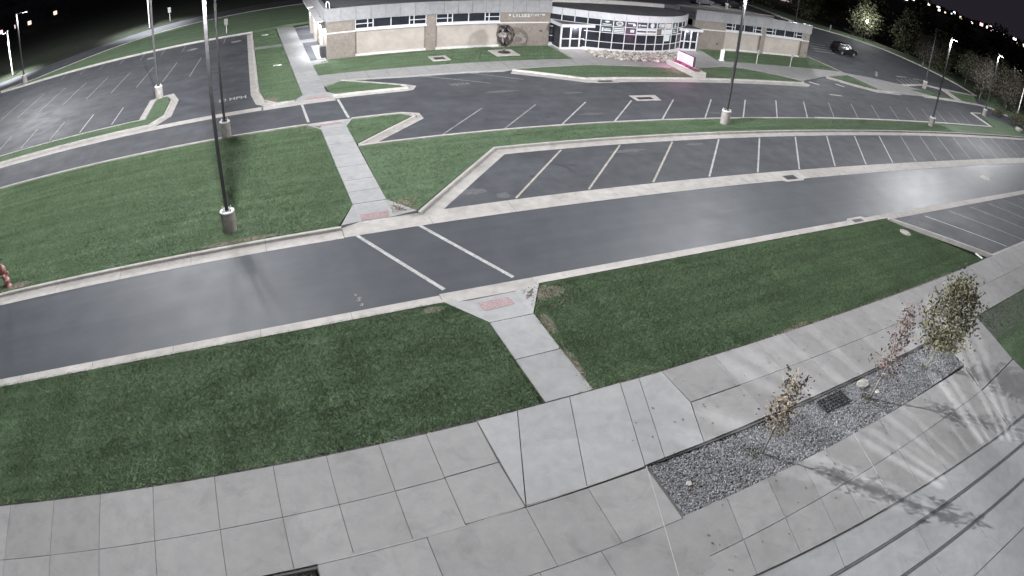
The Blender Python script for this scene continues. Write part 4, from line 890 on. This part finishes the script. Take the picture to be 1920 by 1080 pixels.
# entrance vestibules
def vestibule(x0, x1, y0, y1, ld):
    V = bpy.data.objects.new('vestibule', None); C.objects.link(V); V.parent = B
    box('canopy', 'white_frame', x0 - 0.25, x1 + 0.35, y0 - 0.45, y1, 2.18, 2.46, V)
    box('canopy_roof', 'roof_membrane', x0 - 0.1, x1 + 0.2, y0 - 0.3, y1, 2.46, 2.49, V)
    n = 3
    for k in range(n + 1):
        x = x0 + (x1 - x0) * k / n; box('post', 'white_frame', x - 0.07, x + 0.07, y0 - 0.06, y0 + 0.06, 0.0, 2.18, V)
    for k in range(n):
        a, b = x0 + (x1 - x0) * k / n + 0.07, x0 + (x1 - x0) * (k + 1) / n - 0.07
        D = box('door' if k < 2 else 'side_light', 'dark_glass', a, b, y0 - 0.02, y0 + 0.02, 0.12, 2.18, V)
        box('bottom_rail', 'white_frame', a, b, y0 - 0.04, y0 + 0.04, 0.0, 0.2, D); box('mid_rail', 'white_frame', a, b, y0 - 0.04, y0 + 0.04, 0.95, 1.05, D)
    for x in (x0, x1):
        box('side_glass', 'dark_glass', x - 0.02, x + 0.02, y0 + 0.06, y1, 0.1, 2.18, V); box('side_sill', 'white_frame', x - 0.05, x + 0.05, y0 + 0.06, y1, 0, 0.12, V)
    ldt = bpy.data.lights.new('soffit_light', 'POINT'); ldt.energy = ld; ldt.shadow_soft_size = 0.1; ldt.color = (1, 0.93, 0.93)
    o = bpy.data.objects.new('soffit_light', ldt); o.location = ((x0 + x1) / 2, y0 - 0.25, 2.08); link(o, V)
    box('soffit_lens', 'lamp_lens', (x0 + x1) / 2 - 0.1, (x0 + x1) / 2 + 0.1, y0 - 0.33, y0 - 0.17, 2.165, 2.18, V)
vestibule(26.1, 28.9, 49.7, 51.6, 130)
vestibule(39.5, 42.0, 50.2, 52.0, 70)
# cobble bed at the lobby foot
rb = [(28.3, 49.0), (28.2, 46.75), (30.7, 45.5), (34.2, 45.2), (35.6, 45.3), (38.8, 48.9), (37.0, 48.85), (34, 48.3), (31, 48.6)]
P = rng.uniform((28, 45), (39, 49.2), (2600, 2)); P = P[in_poly(P, rb)]
struct(prism('rock_bed', 'soil', rb, -0.3, -0.002))
stuff(link(bpy.data.objects.new('river_rocks', weld('river_rocks', stones(P, 0.03, 0.10, 0.24, 0.8), 'river_rock'))), 'pale river rocks heaped below the curved glass lobby', 'rocks')

# ------------------------------------------------------------------ sign, planter, sculpture, posts
t = thing('planter', 'long pale concrete planter running out from the lobby rock bed', 'planter', (35.0, 42.7, -0.03))
for a in ((-0.65, 0.65, -2.05, -1.85), (-0.65, 0.65, 1.85, 2.05), (-0.65, -0.45, -1.85, 1.85), (0.45, 0.65, -1.85, 1.85)): box('planter_wall', 'kerb_concrete', *a, -0.1, 0.48, t)
box('planter_soil', 'soil', -0.45, 0.45, -1.85, 1.85, -0.1, 0.40, t)
stuff(link(bpy.data.objects.new('planting', leaves_mesh([(0.1 * math.sin(k), -1.7 + 0.28 * k, 0.45) for k in range(13)], 420, 0.13, 0.07, 5, 'planting', 'leaf_rust')), t))
t = thing('led_sign', 'glowing magenta and white electronic sign above the concrete planter', 'sign', (35.1, 42.95, 0.36))
box('cabinet', 'bronze_pole', -0.14, 0.14, -1.12, 1.12, 0.22, 1.12, t)
for y in (-0.8, 0.8): box('leg', 'bronze_pole', -0.08, 0.08, y - 0.08, y + 0.08, -0.02, 0.22, t)
for s in (-1, 1):
    box('screen', 'led_screen', min(s * 0.14, s * 0.15), max(s * 0.14, s * 0.15), -0.95, 0.95, 0.28, 0.88, t)
    box('header', 'led_trim', min(s * 0.14, s * 0.15), max(s * 0.14, s * 0.15), -1.09, 1.09, 0.90, 1.09, t)
    for y0 in (-1.09, 0.97): box('side_trim', 'led_trim', min(s * 0.14, s * 0.15), max(s * 0.14, s * 0.15), y0, y0 + 0.12, 0.26, 0.89, t)
ld = bpy.data.lights.new('screen_glow', 'POINT'); ld.energy = 220; ld.color = (1.0, 0.3, 0.62); ld.shadow_soft_size = 0.4; lo = bpy.data.objects.new('screen_glow', ld); lo.location = (-0.55, 0, 0.75); link(lo, t)
t = thing('sculpture', 'dark openwork metal tree head sculpture on a square pad before the brick wall', 'sculpture', (20.4, 48.85, 0))
box('pad', 'kerb_concrete', -1.05, 1.05, -1.05, 1.05, -0.2, 0.03, t)
MB().lathe([(0.55, 0.03), (0.5, 0.09), (0.12, 0.12), (0.09, 0.5), (0.12, 0.75)], 14).obj('stem', 'sculpture_metal', t, True)
egg = lambda th, u, s=1.0: Vector((math.cos(th) * s * 0.82 * math.sin(math.pi * min(0.97, 0.06 + 0.88 * u)) ** 0.75 * (0.78 + 0.22 * u), math.sin(th) * s * 0.82 * math.sin(math.pi * min(0.97, 0.06 + 0.88 * u)) ** 0.75 * (0.78 + 0.22 * u), 0.62 + 1.85 * u))
r = random.Random(4)
for k in range(15):
    th0 = k * 2.4; tw = r.choice((-1, 1)) * r.uniform(0.6, 1.8)
    pts = [egg(th0 + tw * i / 9, 0.02 + 0.96 * i / 9, r.uniform(0.92, 1.04)) for i in range(10)]
    MB().tube(pts, [0.05 + 0.03 * math.sin(i) for i in range(10)], 6).obj('branch_band', 'sculpture_metal', t, True)
for k in range(22):
    c = egg(r.uniform(0, 6.28), r.uniform(0.35, 0.97)); nrm = Vector((c.x, c.y, (c.z - 1.5))).normalized()
    a = nrm.cross(Vector((0, 0, 1))).normalized(); b = nrm.cross(a); n = 9
    q = [c + (a * math.cos(6.28 * i / n) * r.uniform(0.12, 0.26) + b * math.sin(6.28 * i / n) * r.uniform(0.12, 0.22)) for i in range(n)]
    me = meshdata('leaf_plate', q + [v + nrm * 0.03 for v in q], [tuple(range(n))[::-1], tuple(range(n, 2 * n))] + [(i, (i + 1) % n, n + (i + 1) % n, n + i) for i in range(n)], 'sculpture_metal')
    link(bpy.data.objects.new('leaf_plate', me), t)
t = thing('info_pedestal', 'white information pedestal on the front lawn beside the lobby path', 'pedestal', (42.8, 46.85, -0.03))
box('foot', 'white_cap', -0.3, 0.3, -0.18, 0.18, 0, 0.08, t); o = box('body', 'white_cap', -0.2, 0.2, -0.1, 0.1, 0.08, 1.2, t); bevel(o, 0.03)
for i, (x, y) in enumerate(((47.45, 46.45), (52.7, 46.3))):
    t = thing('sign_post', ['thin grey sign post at the walk edge below the middle of the right wing', 'thin grey sign post at the walk edge near the east corner'][i], 'sign post', (x, y, -0.03), 0, 'sign posts on the east walk')
    MB().tube([(0, 0, 0), (0, 0, 1.55)], 0.045, 8).obj('post', 'stone_band', t); box('plate', 'sign_face', -0.15, 0.15, -0.06, -0.045, 1.05, 1.5, t)
for i, (x, y, h, lab) in enumerate(((-12.4, 89.4, 2.0, 'small white road sign standing beside the far road'), (-3.4, 71.0, 1.7, 'pair of white parking signs on a post behind the west lot'), (95.6, 75.6, 1.3, 'pale square bollard sign at the bend of the east road'))):
    t = thing('road_sign', lab, 'sign', (x, y, -0.05))
    MB().tube([(0, 0, 0), (0, 0, h)], 0.05, 8).obj('post', 'stone_band', t); o = box('plate', 'sign_face', -0.22, 0.22, -0.09, -0.05, h - 0.75, h, t); bevel(o, 0.02)

# ------------------------------------------------------------------ cars
def make_car(label, loc, rz, body='car_black', group=None, suv=True):
    t = thing('car' if not suv else 'suv', label, 'car', loc, rz, group)
    prof = [(-2.35, 0.35), (-2.40, 0.75), (-2.33, 1.05), (-2.05, 1.62), (-1.75, 1.74), (0.05, 1.76), (0.35, 1.70), (1.05, 1.14), (2.05, 1.00), (2.32, 0.85), (2.38, 0.5), (2.30, 0.30)] if suv else \
           [(-2.2, 0.32), (-2.25, 0.7), (-2.15, 0.92), (-1.65, 0.98), (-1.05, 1.38), (0.15, 1.42), (1.0, 0.98), (1.95, 0.86), (2.22, 0.68), (2.25, 0.42), (2.15, 0.28)]
    def wd_(z): return 0.92 if z < 1.06 else 0.92 - (z - 1.06) * 0.32
    n = len(prof); vs = [(x, -wd_(z), z) for x, z in prof] + [(x, wd_(z), z) for x, z in prof]
    me = meshdata('body', vs, [tuple(range(n)), tuple(range(n, 2 * n))[::-1]] + [(i, n + i, n + (i + 1) % n, (i + 1) % n) for i in range(n)], body)
    bm = bmesh.new(); bm.from_mesh(me); bmesh.ops.recalc_face_normals(bm, faces=bm.faces[:]); bmesh.ops.bevel(bm, geom=[e for e in bm.edges if abs(e.verts[0].co.y) > 0.5], offset=0.06, segments=2, affect='EDGES'); bm.to_mesh(me); bm.free()
    link(bpy.data.objects.new('body', me), t)
    gz0, gz1 = (1.10, 1.60) if suv else (0.97, 1.30)
    for s in (-1, 1):
        for (a, b) in (((-1.85, -0.95), (-0.85, 0.05)) if suv else ((-1.2, -0.5), (-0.42, 0.3))):
            q = [(a, gz0), (b, gz0), (b - 0.02, gz1), (a + 0.10, gz1)]
            y0, y1 = s * (wd_(gz0) + 0.006), s * (wd_(gz1) + 0.006)
            me = meshdata('side_window', [(x, y0 if z == gz0 else y1, z) for x, z in q], [(0, 1, 2, 3)], 'dark_glass'); link(bpy.data.objects.new('side_window', me), t)
    x0, x1, zt, zb = (0.37, 1.02, 1.68, 1.18) if suv else (0.18, 0.95, 1.38, 1.02)
    link(bpy.data.objects.new('windscreen', meshdata('windscreen', [(x1 + 0.01, -0.8, zb + 0.02), (x1 + 0.01, 0.8, zb + 0.02), (x0 + 0.02, 0.66, zt + 0.01), (x0 + 0.02, -0.66, zt + 0.01)], [(0, 1, 2, 3)], 'dark_glass')), t)
    for sx in (-1.42, 1.42):
        for s in (-1, 1):
            W = MB().tube([(sx, s * 0.72, 0.35), (sx, s * 0.94, 0.35)], 0.35, 18).obj('wheel', 'tyre_rubber', t)
            MB().tube([(sx, s * 0.93, 0.35), (sx, s * 0.955, 0.35)], 0.22, 14).obj('rim', 'rim_metal', W)
    for s in (-1, 1):
        fx = 2.33 if suv else 2.2
        box('headlight', 'clear_lens', fx - 0.25, fx + 0.06, s * 0.62 - 0.2, s * 0.62 + 0.2, 0.66 if suv else 0.55, 0.92 if suv else 0.72, t)
        bx_ = -2.36 if suv else -2.2
        box('tail_light', 'red_lens', bx_ - 0.06, bx_ + 0.1, s * 0.72 - 0.12, s * 0.72 + 0.12, 0.85 if suv else 0.72, 1.2 if suv else 0.88, t)
    box('bumper', 'tyre_rubber', (2.3 if suv else 2.15) - 0.02, (2.44 if suv else 2.28), -0.8, 0.8, 0.28, 0.5, t)
    if suv:
        for s in (-1, 1): box('mirror', body, 0.75, 0.95, s * 0.93 - (0.18 if s < 0 else 0), s * 0.93 + (0.18 if s > 0 else 0), 1.08, 1.24, t)
    return t
make_car('black suv driving on the east road beside the building', (76.8, 57.3, ROAD_Z), -0.05, 'car_black')
make_car('dark parked car nearest the bright lamp pool in the rear lot', (79.6, 86.6, ROAD_Z), 0.1, 'car_black', 'cars parked in the rear lot', False)
make_car('dark grey parked car at the rear lot above the lobby roof', (72.0, 86.2, ROAD_Z), 0.1, 'car_grey', 'cars parked in the rear lot', False)
make_car('dark parked car at the top edge beyond the bright lamp pool', (91.0, 97.5, ROAD_Z), 0.6, 'car_black', 'cars parked in the rear lot', False)
make_car('white parked car behind the lobby roof at the top edge', (55.5, 83.5, ROAD_Z), 0.0, 'car_white', 'cars parked in the rear lot', False)

# ------------------------------------------------------------------ trees along the east road and behind
LT = 'trees along the east road'
make_tree('street_tree', 'pale barked thin tree leaning over the kerb left of the crossing pole', 'tree', (101.9, 57.3, -0.05), 5.4, 2.0, 2.4, 30, 0.15, 2600, 'leaf_brown', 'pale_bark', 31, LT, spread=0.5)
make_tree('street_tree', 'yellow green street tree left of the two brown trees at the right edge', 'tree', (107.3, 50.3, -0.05), 5.8, 1.8, 2.6, 32, 0.15, 3800, 'leaf_bright', 'pale_bark', 32, LT, spread=0.5)
make_tree('street_tree', 'bushy brown tree behind the end of the east verge', 'tree', (97.3, 42.2, -0.05), 6.6, 1.8, 2.5, 34, 0.14, 4000, 'leaf_brown', 'pale_bark', 33, LT, spread=0.5)
make_tree('street_tree', 'brown tree nearest the pale pole at the right edge', 'tree', (102.4, 38.9, -0.05), 6.4, 1.7, 2.6, 34, 0.14, 4000, 'leaf_brown', 'pale_bark', 34, LT, spread=0.5)
make_tree('street_tree', 'brightly lit pale green tree behind the small globe lamp', 'tree', (105.6, 75.0, -0.05), 7.6, 1.6, 3.1, 40, 0.22, 5000, 'leaf_bright', 'bark', 35, LT, spread=0.6)
proto = make_tree('dark_tree', 'dark tree', 'tree', (112, 66, -0.3), 8.6, 1.4, 3.9, 46, 0.30, 5200, 'leaf_dark', 'bark', 41, 'dark trees beyond the east road', spread=0.75)
spots = [(112, 67, 1.0, 0), (118, 61, 0.95, 1.1), (110, 77, 1.0, 2.2), (124, 56, 1.0, 0.4), (116, 82, 1.05, 3.0), (122, 72, 1.1, 4.0), (103, 90, 0.95, 5.0), (109, 93.5, 1.0, 0.8), (115, 92, 1.05, 1.9), (99, 98, 1.0, 2.8), (130, 65, 1.15, 3.6), (132, 50, 1.1, 4.5), (127, 43, 1.0, 5.3), (113, 47, 0.85, 0.2), (121, 40, 0.95, 1.5), (116, 33, 0.9, 2.5), (109, 58, 0.75, 3.3), (138, 58, 1.2, 0.9)]
names = ['behind the pale barked thin tree', 'above the yellow green street tree', 'just right of the brightly lit tree', 'above the two brown trees', 'behind the brightly lit tree', 'in the middle of the wood edge', 'left of the lit wall beyond the east road', 'in front of the lit wall beyond the east road', 'right of the lit wall beyond the east road', 'furthest left at the top edge', 'on the skyline above the street trees', 'on the skyline at the right', 'behind the brown tree at the right edge', 'between the yellow green and brown trees', 'behind the pale pole at the right edge', 'at the right picture edge below the skyline', 'low beside the pale barked thin tree', 'furthest back on the skyline']
for i, ((x, y, s, a), nm) in enumerate(zip(spots, names)):
    o = proto if i == 0 else copy_tree(proto)
    o.location = (x, y, -0.3); o.scale = (s, s, s * (0.95 + 0.1 * (i % 3))); o.rotation_euler = (0, 0, a)
    o['label'] = 'dark leafy tree ' + nm
for i, (x, y, s) in enumerate(((92.2, 33.0, 1.0), (94.6, 32.0, 1.15), (97.5, 34.6, 1.1), (91.2, 35.5, 0.9))):
    c = [(s * 0.8 * math.cos(k * 2.4) * (k / 14) ** 0.5, s * 0.8 * math.sin(k * 2.4) * (k / 14) ** 0.5, s * (1.1 - 0.5 * k / 14)) for k in range(15)]
    t = thing('shrub', ['dark rounded shrub nearest the boulder', 'largest dark shrub below the pale pole', 'dark shrub directly left of the pale pole foot', 'small dark shrub by the kerb end of the wedge lawn'][i], 'shrub', (x, y, -0.1), 0, 'shrubs at the east corner')
    link(bpy.data.objects.new('foliage', leaves_mesh(c, 700, 0.28 * s, 0.10, 80 + i, 'foliage', 'leaf_dark')), t)
    mb = MB()
    for k in range(5): mb.tube([(0, 0, 0), c[3 * k]], [0.03, 0.012], 5)
    mb.obj('stem', 'bark', t)
t = thing('globe_lamp', 'small footpath lamp with glowing globe before the lit green tree', 'lamp', (102.3, 72.0, -0.05))
MB().tube([(0, 0, 0), (0, 0, 3.75)], [0.09, 0.05], 8).obj('post', 'bronze_pole', t)
bm = bmesh.new(); bmesh.ops.create_icosphere(bm, subdivisions=2, radius=0.26); me = bpy.data.meshes.new('globe'); bm.to_mesh(me); bm.free(); me.materials.append(A['lamp_lens'])
o = link(bpy.data.objects.new('globe', me), t); o.location = (0, 0, 4.0)
ld = bpy.data.lights.new('globe_glow', 'POINT'); ld.energy = 1300; ld.shadow_soft_size = 0.3; ld.color = (1, 1.0, 0.97); lo = bpy.data.objects.new('globe_glow', ld); lo.location = (0, 0, 4.4); link(lo, t)

# ------------------------------------------------------------------ far lights
t = thing('lit_building', 'long low building with a pale lit wall seen between dark trees', 'building', (121, 112, -0.3), -0.75)
box('wall', 'tan_panel', -14, 14, 0, 8, 0, 3.6, t); box('glowing_wall_panel', 'lit_wall_glow', -12, 12, -0.06, 0, 0.3, 2.4, t); box('roof', 'roof_membrane', -14.4, 14.4, -0.4, 8.4, 3.6, 3.9, t)
far = random.Random(12)
places = [(33.0, 0.0, 'city_white', 1.0), (33.6, 0.1, 'city_white', 1.6), (34.3, 0.15, 'city_cyan', 0.8), (35.1, 0.2, 'city_white', 0.8), (36.0, 0.2, 'city_white', 0.9), (36.7, 0.1, 'city_amber', 0.6), (37.3, 0.3, 'city_cyan', 0.5),
          (38.2, 0.3, 'city_amber', 0.7), (38.8, 0.3, 'city_pink', 0.7), (39.3, 0.25, 'city_white', 0.7), (39.8, 0.25, 'city_pink', 0.8), (40.2, 0.35, 'city_pink', 0.9), (40.7, 0.35, 'city_white', 1.3), (41.0, 0.35, 'city_white', 1.9), (41.4, 0.3, 'city_white', 1.2), (41.8, 0.3, 'city_white', 1.0),
          (42.3, 0.2, 'city_pink', 1.1), (42.7, 0.2, 'city_amber', 0.8), (43.1, 0.15, 'city_amber', 0.8), (43.5, 0.3, 'city_white', 1.1), (43.9, 0.2, 'city_amber', 0.8), (44.3, 0.2, 'city_white', 1.4), (44.9, 0.1, 'city_white', 1.2), (45.6, 0.1, 'city_white', 1.2), (46.4, 0.1, 'city_amber', 1.0)]
for k in range(22): places.append((32.6 + 13.6 * (k + far.random()) / 22, far.uniform(0.0, 0.4), far.choice(('city_white', 'city_amber', 'city_pink', 'city_white')), far.uniform(0.35, 0.75)))
places.sort(key=lambda q: q[0])
ones = ['', 'first', 'second', 'third', 'fourth', 'fifth', 'sixth', 'seventh', 'eighth', 'ninth', 'tenth', 'eleventh', 'twelfth', 'thirteenth', 'fourteenth', 'fifteenth', 'sixteenth', 'seventeenth', 'eighteenth', 'nineteenth']
def ordinal(n): return ones[n] if n < 20 else (('twentieth', 'thirtieth', 'fortieth')[n // 10 - 2] if n % 10 == 0 else ('twenty', 'thirty', 'forty')[n // 10 - 2] + '-' + ones[n % 10])
words = [ordinal(k + 1) for k in range(len(places))]
for i, (az, up, mt, s) in enumerate(places):
    s *= far.choice((0.6, 0.9, 1.2, 1.7)); a = R(az + 25.013); d = 900 + far.uniform(-160, 260)
    x, y = d * math.sin(a), d * math.cos(a)
    w_, h_ = 2.6 * s + 1, 2.2 * s + 1
    t = thing('distant_building', 'tiny lit distant building, %s along the skyline from the left' % words[i], 'building', (x, y, -0.3), -a, 'lit buildings on the skyline')
    box('block', 'roof_membrane', -w_ - 3, w_ + 3, 0, 8, 0, h_ + 3 + up * 14, t)
    box('lit_windows', mt, -w_ * 0.5, w_ * 0.5, -0.1, 0, 1.5 + up * 14, 1.5 + up * 14 + h_, t)
for i, (px_, py_, mt, lab) in enumerate(((-58, 131, 'city_pink', 'distant house with a small reddish light at the left edge'), (-55.5, 133, 'city_white', 'distant house with two small white lights at the left'), (-50.5, 131, 'city_amber', 'distant house with a dim amber light right of the far left pole'), (-46, 137, 'city_amber', 'distant house with the faintest light right of the far left pole'))):
    t = thing('distant_house', lab, 'building', (px_, py_, -0.3), 0.4, 'houses at the far left')
    box('wall', 'roof_membrane', -3, 3, 0, 6, 0, 2.6, t); MB().prism([(-3.4, 0), (3.4, 0), (0, 2.0)], -0.3, 6.3).obj('roof', 'roof_membrane', t)
    t.children[-1].rotation_euler = (R(90), 0, 0); t.children[-1].location = (0, 6, 2.6)
    box('lit_window', mt, -0.4, 0.4, -0.05, 0, 1.2, 2.0, t)

# ------------------------------------------------------------------ the building the camera is mounted on (behind and below the view)
N = thing('near_building', 'panelled building with the camera on its front, behind the plaza', 'building', (0, 0, 0))
box('wall', 'metal_panel', -26, 34, -14, -2.4, -0.6, 14.0, N); box('parapet', 'white_frame', -26.2, 34.2, -2.6, -2.2, 13.7, 14.3, N)
for k in range(12):
    for z in (1.0, 5.2, 9.4):
        W = box('window', 'dark_glass', -24 + 4.8 * k, -20.6 + 4.8 * k, -2.42, -2.36, z, z + 2.6, N); box('sill', 'white_frame', -24.1 + 4.8 * k, -20.5 + 4.8 * k, -2.42, -2.3, z - 0.12, z, W)
for x, e in ((-9.5, 95), (3.5, 70), (15.5, 110), (27, 150)):
    W = box('wall_light', 'bronze_pole', x - 0.5, x + 0.5, -2.4, -2.1, 8.3, 8.55, N); box('lens', 'exterior_led', x - 0.45, x + 0.45, -2.36, -2.12, 8.27, 8.3, W)
    ld = bpy.data.lights.new('wall_glow', 'AREA'); ld.shape = 'RECTANGLE'; ld.size = 0.9; ld.size_y = 0.24; ld.energy = e; ld.color = (0.92, 0.96, 1.0)
    lo = bpy.data.objects.new('wall_glow', ld); lo.location = (x, -2.1, 8.24); lo.rotation_euler = (R(38), 0, 0); link(lo, N)
t = thing('added_streak_lamp', 'added unseen lamp whose slats throw light streaks on the lower plaza', 'lamp', (18.2, -1.8, 5.2))  # added lamp out of view; its slats shape the light streaks on the paving
box('bracket', 'bronze_pole', -0.06, 0.06, -0.7, 0.0, 0.72, 0.82, t); MB().lathe([(0.36, 0.62), (0.36, 0.74), (0.0, 0.74)], 24).obj('cap', 'bronze_pole', t); MB().lathe([(0.0, -0.50), (0.42, -0.50), (0.42, -0.44), (0.0, -0.44)], 24).obj('pan', 'bronze_pole', t)
MB().tube([(0, 0, -0.125), (0, 0, 0.62)], 0.345, 32, False).tube([(0, 0, 0.62), (0, 0, -0.125)], 0.33, 32, False).obj('streak_shroud', 'bronze_pole', t)
rl = random.Random(5)
for k in range(70):
    a = 6.28319 * (k + rl.uniform(-0.3, 0.3)) / 70; hw = rl.uniform(0.006, 0.0155)
    if not R(50) < a % 6.28319 < R(134): hw = 0.02          # closed where no streaks should fall
    tx, ty = -math.sin(a), math.cos(a); c = (0.31 * math.cos(a), 0.31 * math.sin(a))
    prism('streak_slat', 'bronze_pole', [(c[0] - tx * hw - ty * -0.006, c[1] - ty * hw - tx * 0.006), (c[0] + tx * hw - ty * -0.006, c[1] + ty * hw - tx * 0.006), (c[0] + tx * hw + ty * -0.006, c[1] + ty * hw + tx * 0.006), (c[0] - tx * hw + ty * -0.006, c[1] - ty * hw + tx * 0.006)], -0.46, 0.64, t)
ld = bpy.data.lights.new('streak_light', 'POINT'); ld.energy = 900; ld.shadow_soft_size = 0.0085; batwing(ld); ld.color = (0.95, 0.97, 1.0)
lo = bpy.data.objects.new('streak_light', ld); link(lo, t)
